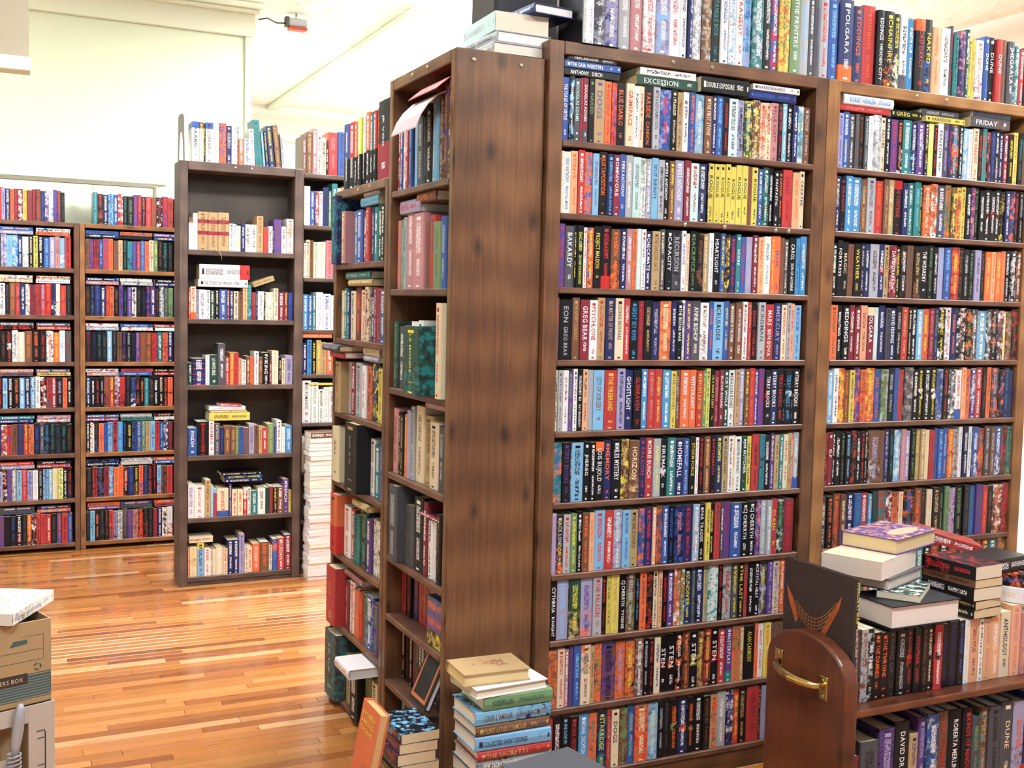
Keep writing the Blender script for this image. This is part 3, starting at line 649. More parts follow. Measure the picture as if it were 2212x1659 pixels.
# ---- second bay
A2 = [
 "40vb|44bw|38dw|30de|38ke|28ds|36wv|58sww4|34ck:FALLIN|38kw|50pr|44kow2|64tw|44nwl2|54pws3|30kc|44jc|30kr|44wk:FENTON|44dvp4|24nr|60dlo4|34kw|44lws4|34wv|48cr:THE DARKEST|34kr|38tr|34kmi4|36nb|34kwe2|34nw|38mw|44ky|40yo|38kt|38em",
 "38nc|34kr:DRAGON|48uw|68uw|44ea|60sd|60ro|40ea|44ac|62krr5:THE CONTINUE|44nw|44tw|48tl|20kj|62oce4|50oew4|66dwb2|48gro4|38ejy4|44oey4|36ye|44kw|30pri4|38kg|44kw|44kwr3|48kwr3|44kwe3|38key4|40nw|48nbo4|34kr|38ks",
 "34kw|34kw:FORTRESS|38kc:MAGIC|40em|44ky:WEATHER|30kv|34nw|62sk|38nwr3|38ak|48mwi4:~DAVID DRAKE|34ky|44kwe4|48ed|54kae2|54kw:THE WIZARDRY|38kgr|34kw|44vl|54bl|60ryo4|40ke|44ks|38kg|48vd|34ke|48oy|34qo|44oy|34oa|38kw|48kws4|38ewo4",
 "46oe|34kw|46kw:~EDDINGS|34mw|38mw|44qe|44mwc5:POLGARA|28hw|44nw|28dk|44nw:~DAVID EDDINGS|38ks|44ra|24kc|34kw|40lw|44oyr4|38mi|28ng|48kyw4|40wrs4|44no|62kew4|44kgo4|36ewl4|66lwg4|38dsw4|44kso4|44drw4|20yw|44egi4|44ker4",
 "34lw|30wk|38oyy4|30eo|30ye|34pbo4|34oer4|54oyy4|34bo:1632/~ERIC FLINT|44ges4|38ksn4|28bd|34re|54des4|34kwr3|34kyw3|44kwe3|38kyw3|44bds4|38kr|44dsw4|40wrb6|30qo|34od|36pws4|44rw|30ke|30oe|48dvo4|38kbo4|34nt|38nd",
 "24rek4|30mw:~ELF|20kw|36kw|28kg|38kl|36ker4|30kw|30kr|20kc|82evs2|28ed|34ns|34kt|48lwh4|34iv|34vw|38kg|34ay|34ac|30cy|36rm|28bd|38bl|34bs|44oyo4|40see4|28wl|38nwk4|30wg|48bws2|48rgo4|44dse4|38es|48bws2|44ekr4|34tkg4",
 "26dc|38ko|38eor4|34ec|44nwk|44bt|38rw|24uc|34fn|44ter4|34mew4|44oek4|28co|66kbo4|44eor3|34ke|34cq|48kay|30kg|28gd|44vip4|48kgk|40kd|38bt|44pd|34ro|34ke|64eow4|40rmk4"]
for i, tks in enumerate(A2):
    row(tks, (2.397, YA, ZA[i+1]), 'x', .842, (.166, .1765), (.104, .112), 'paperback', '%s of the bay behind the cart' % sh_name(i), 'paperbacks in the bay behind the book cart', inset=.006)
for i in (7, 8, 9):
    row('|'.join("%d%s" % (rnd.randint(30, 50), rnd.choice(['kw', 'mw', 'vk', 'rw4', 'wk', 'bw', 'cyy6', 'eo4', 'ny4', 'tw'])) for _ in range(22)), (2.397, YA, ZA[i+1]), 'x', .842, (.166, .1765), (.104, .112), 'paperback',
        '%s of the bay behind the cart' % sh_name(i), 'paperbacks in the bay behind the book cart', inset=.006)
G2 = 'books lying flat on the top shelf behind the cart'
z = lying("ri", 2.40, YA+.008, z0, N90, .019, .205, .12, 'paperback', '', G2, label='crimson paperback lying flat under a thick white book, top shelf')
lying("wu:~ROBERT HEINLEIN/STRANGE", 2.41, YA+.004, z, N90, .031, .205, .12, 'paperback', '', G2, label='thick white book lying flat on a crimson one, top shelf', hard=True)
lying("kyn3:~GREG", 2.615, YA+.012, z0, N90, .024, .13, .105, 'paperback', '', G2, label='black book with yellow patch lying flat beside the crimson one, top shelf')
z = lying("yk:~HARRISON", 2.765, YA+.012, z0, N90, .018, .175, .105, 'paperback', '', G2, label='yellow paperback lying flat on the top shelf behind the cart')
lying("ds", 2.755, YA+.02, z, N90, .022, .165, .105, 'paperback', '', G2, label='dark paperback lying flat on the yellow one, top shelf')
z = lying("dwe2:FRIDAY", 2.965, YA+.006, z0, N90, .034, .18, .107, 'paperback', '', G2, label='dark paperback lying flat, lettered Friday, top shelf behind the cart')
lying("dnk", 2.975, YA+.008, z, N90, .02, .175, .105, 'paperback', '', G2, label='navy paperback lying flat on the one lettered Friday, top shelf')

# ---- hardcovers standing on top
GT = 'hardcovers standing on top of the tall bookcases'
TOP = ("50ws|55wv|85dws4:CUTS|105vwn4|90swd|95iw|100wri2|115vwl4|95wr|62wn|36n|82sww4|82eas4|82kt:THE TANGLE BOX|70w|60wl4|66wr:TRAGEDY|76lbv4|98tws4|74kw|66bwr4|98yeo4|92gw:THE PRINTERS|90sl|50dw|"
       "60dn|88sr|92bl|140nwo6:POLGARA|96no:~EDDINGS|132ro:~EDDINGS/QUEEN|72kw:~EDDINGS/HIDDEN CITY|98kyo2:CHAINFIRE|76kyw2|82wkd6|68uw|100kro5:LORD DARCY|86kyb2:NAKED|94qo|100wk|36dr|50tk|74npi4|50fw|42ye|40yo|92wo2|56bw:DUNE|68kw:DUNE|64rwi:DUNE|70ed:DUKE|78dw:JHEGAALA|60tws4|56rw|60ke|50wb|64nb")
TT = TOP.split('|')
hs = [2.42, 2.42, 2.4, 2.42, 2.4, 2.4, 2.42, 2.42, 2.4, 2.4, 2.38, 2.38, 2.4, 2.42, 2.42, 2.4, 2.38, 2.42, 2.42, 2.4, 2.4, 2.42, 2.4, 2.42, 2.38, 2.4, 2.42, 2.42, 2.5, 2.36, 2.45, 2.36, 2.36, 2.34, 2.3, 2.28, 2.3, 2.34, 2.14, 2.16, 2.28, 2.02, 2.16, 2.24, 1.98, 1.98, 1.98, 2.14, 2.14, 2.1, 2.12, 2.1, 1.98, 1.9, 1.98, 2.0, 2.0]
TT2 = []
for i, tk in enumerate(TT):
    p = parse(tk); a, _, b = tk.partition(':')
    TT2.append(a+'^%.2f' % hs[min(i, len(hs)-1)]+((':'+b) if b else ''))
row('|'.join(TT2), (1.475, YA+.002, ZA[0]), 'x', 1.80, (.23, .24), (.145, .155), 'hardcover_book', 'the top of the tall bookcases', GT, hard=True, inset=.004, jity=.012)
# ================================================================== SIDE-FACING BOOKCASES
def side_rows(R, Z, y_far, L, where, group, hard=True, kind='hardcover_book', depth=(.15, .18), x=1.107, first=1):
    for i, (tks, hr) in enumerate(R):
        if not tks: continue
        kd = kind; hd = hard
        if tks[0] == '*': kd = 'paperback'; hd = False; tks = tks[1:]
        row(tks, (x, y_far, Z[first+i]), 'y', L, hr, (.104, .11) if kd == 'paperback' else depth, kd, '%s of %s' % (sh_name(i), where), group, hard=hd, inset=.05 if kd == 'paperback' else .012, jity=.012)
side_rows([
 ("20rw|22bw|26wr|24rw|26bl|30ls|46ds|30kd|42k|26lw|36esa4^2.3|30ea4^2.6|44eac4^2.7", (.19, .225)),
 ("26io|22gs|22st|52iw^2.45|66iwv|26em|30rd|44ge|32bs|40fd", (.185, .22)),
 ("30fg2|34dw|30ie|44wdd8^2.05|28wd|90fyt2<0@6:LE MONDE|44dst2|28c^2.6@3", (.17, .215)),
 ("46ie|26ka|30ka|24oy|34vs|26sd|66ce|60ae|60ck|44ds|30es", (.18, .225)),
 ("34ac|56ds^2.3@3|66dk|60k^2.2|24mw|26wk|30ws|26ke|30dw", (.18, .215)),
 ("*24rk|26kr|26nr|34rk|24mk|28oke4|28tk|30kgo4|24ek|20kc", (.150, .158)),
 ("*14kc|12kr|14ks|12kc|14mk|12ko|12kw|14kc|12kr|14ky|14kw|12kr|14ke|12kc|14kd|14kw|14ky", (.165, .174)),
 ("*20tw|24ek|24km|24ks|24kw|24kr|24kb|24ky|24kr|24kc", (.165, .174))],
 ZB, 3.185, .45, 'narrow case behind the end panel', 'books in the narrow case behind the knotty panel')
side_rows([
 ("30dk|44bwk8|70rwk8|34owk8|30mwk8|38jwk8|38jwk8|24hwk8|46owk8|32twk8|32rwk8|26eo|130kwm8^2.48:JR VOX", (.222, .235)),
 ("50ntt4^2.35@4|30iw|30icw@3|34uw|50bw|28mw|30rs|30ns|28tw|30fw|28kw|24dk", (.165, .18)),
 ("44cwo3|30tw|24nw|44cd|50moe4|56cr|34cem4|30nw|34mv|38rk|50bwt4", (.165, .18)),
 ("34co|60ae:RAED@3|50si|44mw|60sd|40wr|50okd4|60kby4|44ye|44jk", (.165, .19)),
 ("80ck:RAL@2|30ld|28ac|50mw|130ka^2.3@4:NO RO|44wd|56tw|50bw", (.17, .205)),
 ("60okr8^2.1@3:NO RO PAST|56wr|28rw|50tk|60kgt4|34pw|60wse4|30ke", (.165, .205)),
 ("90ra^2.05@4:RO|44mi|48wrs4|44oi|34ro|34gk|60bwv4|50pgk4|24cw", (.165, .185)),
 ("90dst4^2.35@5:RO THE|40ae|50ro|60k^2.0@3|44ge|40ck|30kw", (.165, .2))],
 [0]+ZC, 3.77, .51, 'side case under lime spines', 'books in the lower side-facing case', depth=(.14, .17), first=1)
GL_ = 'books lying flat in the side-facing cases'
# lying books in those cases
def lie_side(tok, yfar, z, L, th, d, label, hard=True, dx=0.0, kind='hardcover_book', tilt=0.0, page=None):
    return lying(tok, 1.107+.012+dx, yfar, z, E0, th, L, d, kind, '', GL_, hard, label=label, tilt=tilt, page=page)
z = lie_side("vr", 3.14, ZB[2]+.222, .17, .04, .13, 'purple and red paperback lying flat in the narrow case, tan pages', dx=-.0)
lie_side("eo:PAPERS", 3.0, ZB[2]+.245, .15, .03, .12, 'brown book lying flat on a rose-spined one, narrow case', hard=True, dx=.0)
lie_side("is", 2.9, ZB[4]+.226, .15, .018, .12, 'pink book lying flat at the fourth shelf of the narrow case')
z = lie_side("mw", 2.93, ZB[5]+.17, .15, .014, .12, 'maroon book lying flat on white spines, narrow case')
z = lie_side("lt:", 3.53, ZC[1]+.183, .18, .03, .12, 'pale teal book lying flat, second shelf under the lime spines')
lie_side("sw", 3.50, z, .16, .022, .12, 'grey book lying flat on a pale teal one under the lime spines')
z = lie_side("ac", 3.66, ZC[2]+.183, .26, .022, .12, 'tan book lying flat, third shelf of the lower side case')
z = lie_side("ts", 3.69, z, .27, .026, .12, 'blue-grey book lying flat on a tan one, lower side case')
z = lie_side("ri", 3.77, ZC[3]+.192, .17, .022, .15, 'orange-red book lying flat with pale pages, lower side case', dx=-.03)
z = lie_side("dv", 3.80, z, .20, .022, .16, 'dark book lying flat sticking out of the lower side case', dx=-.05)
lie_side("vw", 3.48, ZC[3]+.192, .16, .02, .12, 'lavender book lying flat near the shelf end, lower side case')
lie_side("ca", 3.48, ZC[3]+.213, .16, .024, .12, 'cream book lying flat on a lavender one, lower side case')
lie_side("mi", 3.60, ZC[4]+.208, .17, .018, .13, 'red book lying flat above a pale hardcover, lower side case')
z = lie_side("ac", 3.52, ZC[5]+.207, .16, .022, .15, 'tan-paged book lying flat with maroon cover, lower side case', dx=-.02, page=(206, 176, 120))
z = lie_side("im", 3.66, ZC[6]+.188, .2, .02, .12, 'salmon book lying flat, lower side case next to bottom')
lie_side("wi", 3.43, ZC[7]+.203, .15, .032, .16, 'thick white book lying flat, sticking out at the bottom of the side case', dx=-.10, page=(238, 236, 240))
# small stack in the narrow case
zz = ZB[6]+.0005
for nm, tk in (('black and gold', 'kay4'), ('purple and orange', 'pob4'), ('blue and orange', 'boe4')):
    zz = lie_side(tk, 2.86, zz, .125, .046, .105, '%s paperback lying flat in a small pile, narrow case' % nm, hard=False, kind='paperback')
# bent magazine and red folder on the top shelf of the narrow case
def sheet(name, prof, y0, y1, th, mat, parent=None):
    """thin bent sheet: prof = list of (x,z)"""
    n = len(prof); V = []
    for (x, z) in prof: V += [(x, y0, z), (x, y1, z), (x, y1, z-th), (x, y0, z-th)]
    F = []
    for i in range(n-1):
        for k in range(4): F.append((i*4+k, i*4+(k+1) % 4, (i+1)*4+(k+1) % 4, (i+1)*4+k))
    F += [(0, 1, 2, 3), ((n-1)*4+3, (n-1)*4+2, (n-1)*4+1, (n-1)*4)]
    a = Acc(); a.add(None, V, F, 0, [[(V[k][0], V[k][1]) for k in f] for f in F], BLK)
    return a.build(name, [mat], parent, attrs=False)
mg = sheet('magazine', [(1.29, 2.003), (1.2, 2.01), (1.13, 2.006), (1.10, 1.992), (1.072, 1.965), (1.052, 1.935), (1.038, 1.90)], 2.80, 3.0, .004, PINKP)
tag(mg, 'pale pink magazine bent out over the spines on the narrow case top shelf', 'magazine')
sheet('picture', [(1.098, 1.9865), (1.072, 1.9605), (1.060, 1.9425)], 2.84, 2.96, .0006, mat_plain('magazine_photo', (54, 40, 70), .4), mg)
sheet('picture', [(1.054, 1.9335), (1.047, 1.918), (1.042, 1.905)], 2.84, 2.96, .0006, mat_plain('magazine_photo_red', (132, 60, 72), .4), mg)
fo = sheet('folder', [(1.30, 2.032), (1.2, 2.036), (1.12, 2.034), (1.08, 2.00)], 2.76, 2.98, .003, mat_plain('red_folder', (150, 34, 44), .5)); tag(fo, 'dark red folder lying on the bent magazine in the narrow case', 'folder')

# ================================================================== FREESTANDING BOOKCASE D
GD = 'books in the weathered freestanding bookcase'
D = [
 ("32wse5^1.55|36ws^1.78|78aem7^1.86|76aem7^1.85|86aem7^1.87|38wn^1.35|18w^1.33|36wj^1.27|34n^1.37|42wkk3^1.36|48wd^1.36|52ae^1.8|42re^1.28|34wk^1.33|8k|62pe^1.68|40wd^1.35|60wo1^1.75", (.13, .15)),
 ("14rw|42cro6^1.58|20v|54wd|32wk|34f|34k|58bw|20m|32n|40ck|30ek|34qe^1.56|34tgl4^1.75|36me|12n|46wd|12k|66cws4|36ce^1.6|48mw|26m|46nb", (.138, .15)),
 ("24fw^1.1|80nw9^1.3|26ws^1.46|50fw^1.48:LA SAINTE BIBLE|46d^2.05|28rw|28oy^1.6|28rm^1.6|22qe|26wk|24ec^1.42|26orr|28wd^1.66|26ea|44kw^1.6:VIKING|14m|44cs^1.7|20k|22ck|50vn^1.46", (.12, .14)),
 ("54bww3^1.38:ENGLISH|72kr^1.68:GERMAN DICTIONARY|32wr^1.7:GERMAN|36ds^1.58|24nb|42ea^1.44|30ea^1.42|20ga|30bk|32eb|34vn^1.5:KASSIOPEIA|28ek^1.44|22ae|32rw|46ga^1.48|14br|32wd^1.66|22wv|46uw^1.38", (.13, .14)),
 ("36wb^1.72:SICILIAN VERBS|66wr^1.6:ITALIAN DICTIONARY|36ae^1.88|16lw^1.6|22rb5^1.4|74crb6^1.42:JAPANESE|18nw^1.6|34cr|36cr|28rww1|22wk^1.4|42tw^1.22|50wk^1.32|26fk|24me|26k|38e|36pw^1.72:FRENCH|18yk^1.15", (.13, .14)),
 ("12ow^1.45|44cye3^1.5:PANJABI|44lky5^1.68:POLISH|38wr^1.4|16c|16wy|46cw^1.4|28cr^1.3|36nw^1.72|36nw^1.72|34vb^2.0|22c|28cr^1.3|48ow^1.45:DICTIONARY|58eo^1.5|22ck|34buo1^1.62:SWAHILI|44rw^1.65:RUSSIAN|44mw^1.8", (.12, .14))]
for i, (tks, hr) in enumerate(D):
    row(tks, (.878, YD, ZD[i+1]), 'x', .518, hr, (.10, .125), 'trade_paperback', '%s of the freestanding bookcase' % sh_name(i), GD, hard=False, inset=.006, jity=.008)
row("50wkb5^1.92:ARABIC|30wye5^1.9|12k^1.86|52wkb5^1.92:BULGARIAN|42wq^2.0|52obn4^1.95|36nw^1.85:CZECH|42wv^1.85|8k|40ow^1.25|46wbl4^1.3|32w^1.8<-3|52tf<-5^2.25:DUTCH|16lw^1.75<-5|20nyy3^1.75<-5|42ny^2.02<-6|40ea^2.08<-6|20s^1.7<-4",
    (.895, YD+.005, ZD[0]), 'x', .455, (.18, .2), (.11, .13), 'trade_paperback', 'the top of the freestanding bookcase', 'language books on the freestanding bookcase', inset=.01)
GDL = 'books lying flat in the freestanding bookcase'
z = lying("wk:THE STORY OF FRENCH", .925, YD+.008, ZD[2]+.159, N90, .038, .24, .13, 'trade_paperback', '', GDL, label='white paperback lying flat, lettered Story of French, under a dictionary')
lying("wkr6", .93, YD+.012, z, N90, .072, .245, .13, 'trade_paperback', '', GDL, label='thick white dictionary with red and blue bands lying flat', hard=True)
lying("ae", 1.20, YD+.02, ZD[2]+.162, N90, .026, .11, .10, 'trade_paperback', '', GDL, tilt=-.35, label='small tan book tilted on top of maroon spines in the freestanding bookcase')
z = lying("yk:", .98, YD+.01, ZD[4]+.172, N90, .038, .20, .12, 'trade_paperback', '', GDL, label='bright yellow paperback lying flat on brown spines', page=(240, 236, 210))
z = lying("aw", .985, YD+.016, z, N90, .012, .18, .12, 'trade_paperback', '', GDL, label='thin tan booklet lying flat on the yellow paperback')
z = lying("wv", .98, YD+.02, z, N90, .018, .18, .12, 'trade_paperback', '', GDL, label='thin white booklet lying flat above the tan booklet')
lying("rwi4", 1.03, YD+.02, z, N90, .016, .11, .1, 'trade_paperback', '', GDL, tilt=.05, label='small red and white pamphlet lying topmost above the yellow paperback')
z = lying("nwe:KALEVIPOEG", 1.055, YD+.008, ZD[5]+.17, N90, .016, .19, .12, 'trade_paperback', '', GDL, label='navy book lying flat, lowest of three above the teal spines')
z = lying("nyt4", 1.052, YD+.012, z, N90, .018, .195, .12, 'trade_paperback', '', GDL, label='navy and gold book lying flat, middle of three above the teal spines')
lying("kw", 1.04, YD+.01, z, N90, .014, .20, .12, 'trade_paperback', '', GDL, label='black book lying flat, topmost of three above the teal spines')
lying("ce", .885, YD+.01, ZD[6]+.17, N90, .03, .115, .10, 'trade_paperback', '', GDL, label='cream book lying flat on the bottom row of the freestanding bookcase', page=(226, 206, 170))

# ================================================================== BOOKCASE E behind the pale pile
E = [("36ws|26bw|24rws4|22wd|34nk|16g|34tw@1|24cw|26ae|30wk|30bw|30ck|30rw", (.17, .225)),
     ("14wr|20ck|20ek|24cg|44wy|40ir|20bw|24m|44bw|30wb|30cb|30wk", (.17, .2)),
     ("28uw|24bw|20tw|40wv|44w|34wg|36kw|34nw|30wk|30ck|30lw", (.18, .2)),
     ("22nw|22uk|22ky|24ay|26ae|34ow|28wk|44nw|20rw^2.2|30wk|30ck", (.16, .18)),
     ("44wk:1001 ROMANTIC^2.2|36wg^2.1|26wk|26ws|26wd|26wi|30wmm3|30wk|30ck|30wk", (.17, .19)),
     ("30ck|20gw|30wk|30jk^2.1|30wk|30rk|30bk", (.17, .19))]
for i, (tks, hr) in enumerate(E):
    row(tks, (1.462, 5.56, ZE[i+1]), 'x', .33, hr, (.12, .14), 'trade_paperback', '%s of the case behind the pale pile' % sh_name(i), 'books in the case behind the pale pile', inset=.006)
row("24es^1.9|30ea^2.1|26iw^2.3|24wk^2.0|22ck^1.9|12k^1.5|50ri^2.2|40bn^2.25|30wk^2.2|30kw|30bw", (1.45, 5.565, ZE[0]), 'x', .32, (.18, .2), (.12, .14), 'trade_paperback', 'the top of the case behind the pale pile', 'books on the case behind the pale pile', inset=.006)
lying("oq", 1.462, 5.566, ZE[4]+.19, N90, .022, .155, .12, 'trade_paperback', '', GDL, label='orange book lying flat above blue spines in the case behind the pile')
lying("ya", 1.50, 5.566, ZE[5]+.195, N90, .012, .13, .12, 'trade_paperback', '', GDL, label='thin yellow booklet lying flat in the case behind the pale pile')
# pale pile of paperbacks, fore-edges outward
z = 0.0006
for i in range(34):
    th = rnd.uniform(.016, .026) if i > 1 else .02
    if i == 27: th = .03
    if z > .76: break
    nm = ['lavender-white', 'white', 'pale cream', 'pale pink'][i % 4]
    z = flat_c(rnd.choice(['wv', 'wk', 'wc', 'wi'] if i not in (28, 30) else ['ce', 'er']), 1.541+rnd.uniform(-.005, .005)+(.004 if 12 < i < 24 else 0), 5.465+rnd.uniform(-.004, .004), z, -N90+rnd.uniform(-.04, .04), th, .158, .11, 'trade_paperback', '', 'pale paperbacks piled on the floor',
               label='pale paperback lying in the floor pile beside the freestanding bookcase, %s from the floor' % ordn(i+1), page=rnd.choice([(238, 234, 244), (232, 226, 236), (240, 234, 226), (244, 240, 246)]))
z_ = lying("ewr", 1.468, 5.41, z, N90+.05, .03, .15, .11, 'trade_paperback', '', 'pale paperbacks piled on the floor', label='brown paperback topmost on the pale pile by the freestanding bookcase')

# ================================================================== LOW BOOKCASES AGAINST THE BACK WALL
F1 = ["pt kr nv ro vb nw or mr mw yo me mr er nb pv wv pb er kd",
      "lw wr dk vb lu ul nw wh kc yk kw bl vw ie ls rk",
      "nk kr ro wk kd eo ri nw ws mk mr rl ro nk wj ro kd",
      "kd kb ke kr wd cw eo ko kr wo oy wl de",
      "lw ke kr lb kw ko lw nw lw wk kr rk rw kv or kw",
      "ae re nk re rk ek nd ry oe nb ds kt kt kf kt ke",
      "kd rm vn ko pe sw ld rv vb ws ks lb lw cy je kw kr",
      "kn kr pe kk kb kw kd oy kr rk rm rw kd bo rk bv"]
F2 = ["tl kr nw lb bw ri kt kg pr mo ko ri er km mr rk",
      "ek pd mk bl rb or ed qe kt tb pb ri bl or cr gyo ke kt kd",
      "ke kb nb nw ro ok ke pk kb pv wk kd kn nb pw ke sw dg gd",
      "km kn kt kd lw kd ek kp ks kn pi er eo mr tw or nw",
      "kw kw kr kv er ry mv rm kd nb ke ko tl kd kw kc ko or",
      "kw wo kd or bn lb rk ul kb ky bk bs gl ae lb rk bl nv me",
      "kd rk ke mk ul oe or kc nb ky or nd kr kr lb ek rm",
      "kd lt ko kd ke rk vd sd de pe ie ro kf kd mr nw wk ws"]
def frow(s, x0, L, z, where, n_more=''):
    r = '|'.join('%d%s%s' % (rnd.randint(30, 44), t if len(t) != 2 else t+rnd.choice('kkkdnemrwb'), rnd.choice('442030')) for t in (s+n_more).split())
    row(r, (x0, YF, z), 'x', L, (.163, .175), (.104, .11), 'paperback', where, 'paperbacks against the back wall', inset=.005)
extra = ' kr nw mk kt eo pk wk rd bk'
for i in range(8):
    z = ZF[i] if i else ZF[0]
    frow(F1[i], -.02, .40 if i == 0 else .43, ZF[i], 'row %d against the back wall' % i)
    frow(' kr nw bk kt mo pk wk rd bk kw or mk', -.49, .465, ZF[i], 'row %d against the back wall' % i)
    if i == 0: frow(F2[0], .525, .43, ZF[0], '')
    else: frow(F2[i], .483, .47, ZF[i], '')
    frow(extra, .957, .38, ZF[i], '')
LY = [[("b", "v"), ("w", "o")], [("c", "c"), ("c", "w")], [("d", "k"), ("d", "r")], [("i", "e"), ("b", "y")], [("t", "n"), ("i", "s")], [("r", "v"), ("k", "r")], [("d", "d"), ("n", "o")]]
LY2 = [[("b", "k"), ("o", "k"), ("p", "k")], [("k", "i"), ("c", "s"), ("k", "n")], [("w", "l"), ("b", "w"), ("m", "h")], [("w", "s"), ("r", "b"), ("k", "m")], [("d", "m"), ("s", "t"), ("k", "w")], [("k", "k"), ("w", "s"), ("o", "b")], [("o", "p"), ("b", "d"), ("o", "r")]]
for i in range(7):
    for j, col in enumerate(LY[i]):
        z = ZF[i+1]+.1765
        for c in reversed(col):
            lying(c+rnd.choice('wkc')+rnd.choice(['', 'r4', 'b4']) if True else '', .045+j*.187+rnd.uniform(-.004, .004), YF+.01, z, N90, .019, .172, .105, 'paperback', '', 'back wall')
            ALLB[-1]['forced'] = None; z += .0196
    for j, col in enumerate(LY2[i]):
        z = ZF[i+1]+.1765
        for c in reversed(col):
            lying(c+rnd.choice('wkc')+rnd.choice(['', 'r4', 'b4']), .488+j*.182+rnd.uniform(-.004, .004), YF+.01, z, N90, .019, .172, .105, 'paperback', '', 'back wall')
            ALLB[-1]['forced'] = None; z += .0196

# ================================================================== STACK ON THE KNOTTY-PANEL BOOKCASE
GS = 'books stacked on the narrow case'
z = ZB[0]+.0005
z = lying("scd", 1.225, 2.96, z, E0, .034, .235, .155, 'hardcover_book', '', GS, True, label='grey-spined hardcover lying lowest on top of the narrow case', page=(240, 234, 226))
z = lying("skd", 1.232, 2.97, z, E0+.02, .03, .245, .165, 'hardcover_book', '', GS, True, label='grey hardcover with navy boards, second from the top-corner pile bottom', page=(246, 246, 250))
z = lying("hsd:CANNERY", 1.242, 2.975, z, E0-.03, .052, .24, .16, 'hardcover_book', '', GS, False, label='thick pale green book lying on two grey hardcovers, narrow case top', page=(240, 230, 214))
flat_c("nwd", 1.39, 2.80, z, E0+.1, .026, .19, .13, 'hardcover_book', '', GS, True, label='small navy hardcover lying topmost over the narrow case corner', page=(244, 240, 246))

# black bookends on top of the tall bookcase
def bookend(name, x, y, z, h, wid, label, mat, base=.12, ang=0.0, right=True):
    t = empty(name, (x, y, z), label, 'bookend')
    n = 8; r = .03
    out = [(0, 0), (wid, 0), (wid, h-r)]+[(wid-r+r*math.cos(a), h-r+r*math.sin(a)) for a in [k*PI/2/n for k in range(n+1)]]+[(r+r*math.cos(a), h-r+r*math.sin(a)) for a in [PI/2+k*PI/2/n for k in range(n+1)]]
    prism('upright', out, 'x', -.0015, .0015, mat, t)
    boxes('base_plate', [(0, base, 0, wid, 0, .00025)] if right else [(-base, 0, 0, wid, 0, .00025)], mat, t)
    t.rotation_euler = (0, 0, ang); return t
bookend('bookend', 1.470, YA-.006, ZA[0]+.0002, .19, .14, 'black metal bookend holding the first hardcover on the tall bookcase top', BLACKM)
sp = empty('speaker', (1.42, 2.99, ZB[0]), 'black speaker cabinet behind the book pile on the narrow case', 'speaker')
boxes('cabinet', [(-.11, .10, -.09, .09, 0, .34)], BLACKM, sp, bev=.012)
bx_ = boxes('grille', [(-.10, .09, -.094, -.09, .02, .32)], mat_plain('speaker_cloth', (40, 38, 46), .9), sp)
# black equipment standing behind the hardcovers
fa = empty('desk_fan', (2.52, 2.99, 1.9), 'black desk fan with wire guard behind the tall hardcovers', 'fan')
boxes('stand', [(-.08, .10, .02, .12, .25, .62)], BLACKM, fa, bev=.01)
tube('guard_ring', [(math.cos(a)*.14, 0, .66+math.sin(a)*.14) for a in [k*PI/12 for k in range(25)]], .004, BLACKM, fa, 6)
for k in range(16):
    a = k*PI/8; tube('guard_wire', [(math.cos(a)*.03, -.02, .66+math.sin(a)*.03), (math.cos(a)*.09, -.03, .66+math.sin(a)*.09), (math.cos(a)*.14, 0, .66+math.sin(a)*.14)], .0022, BLACKM, fa, 5)
tube('hub', [(0, -.035, .66), (0, .03, .66)], .035, BLACKM, fa, 16)

# grey bookend on freestanding bookcase: arched plate with cut-out
t = empty('bookend', (.862, YD+.03, ZD[0]), 'grey metal bookend with an arched cut-out beside the language books', 'bookend')
out = [(0, 0), (.012, .21), (.022, .225), (.035, .232), (.095, .232), (.11, .22), (.12, .0), (.10, 0), (.092, .1), (.08, .14), (.062, .15), (.045, .14), (.03, .10), (.022, 0)]
prism('upright', [(a, b) for a, b in out], 'x', -.0012, .0012, GREYM, t)
boxes('base_plate', [(0, .10, 0, .11, 0, .0008)], GREYM, t)
t.rotation_euler = (0, 0, .12)

# ================================================================== STACK ON THE FLOOR AT THE END PANEL
GG = 'hardcovers piled on the floor by the knotty panel'
YG = 2.482
z = .0006
lst = [(.030, "ke", 'black-spined hardcover low in the floor pile by the end panel', .21),
       (.030, "ne", 'navy hardcover near the bottom of the floor pile by the end panel', .212),
       (.030, "ea", 'brown hardcover near the bottom of the floor pile by the end panel', .208),
       (.028, "tw", 'teal hardcover in the lower floor pile by the end panel', .212),
       (.030, "kw", 'black hardcover beneath the burgundy one in the floor pile', .21),
       (.030, "mwk:~ELMORE LEONARD", 'burgundy-spined hardcover with white lettering low in the floor pile', .212),
       (.044, "dwc:", 'thick charcoal hardcover with a cream left end in the floor pile', .216),
       (.033, "swe1:THE SACKETT COMPANION", 'silver-blue hardcover lettered Sackett Companion in the floor pile', .216),
       (.024, "raa3:THE SACKETTS", 'thin red hardcover with a gold panel in the floor pile', .208),
       (.038, "ln:COLLECTED SHORT STORIES", 'light blue hardcover lettered Collected Short Stories in the floor pile', .216),
       (.028, "ea:~FLINT-LOUIS L'AMOUR", 'dark brown hardcover with gold lettering in the floor pile', .212),
       (.036, "len2:~LOUIS L'AMOUR/JUBAL SACKETT", 'light blue hardcover with painted end, lettered Jubal Sackett, floor pile', .218),
       (.036, "gf:", 'plain grey-green hardcover third from the top of the floor pile', .198),
       ]
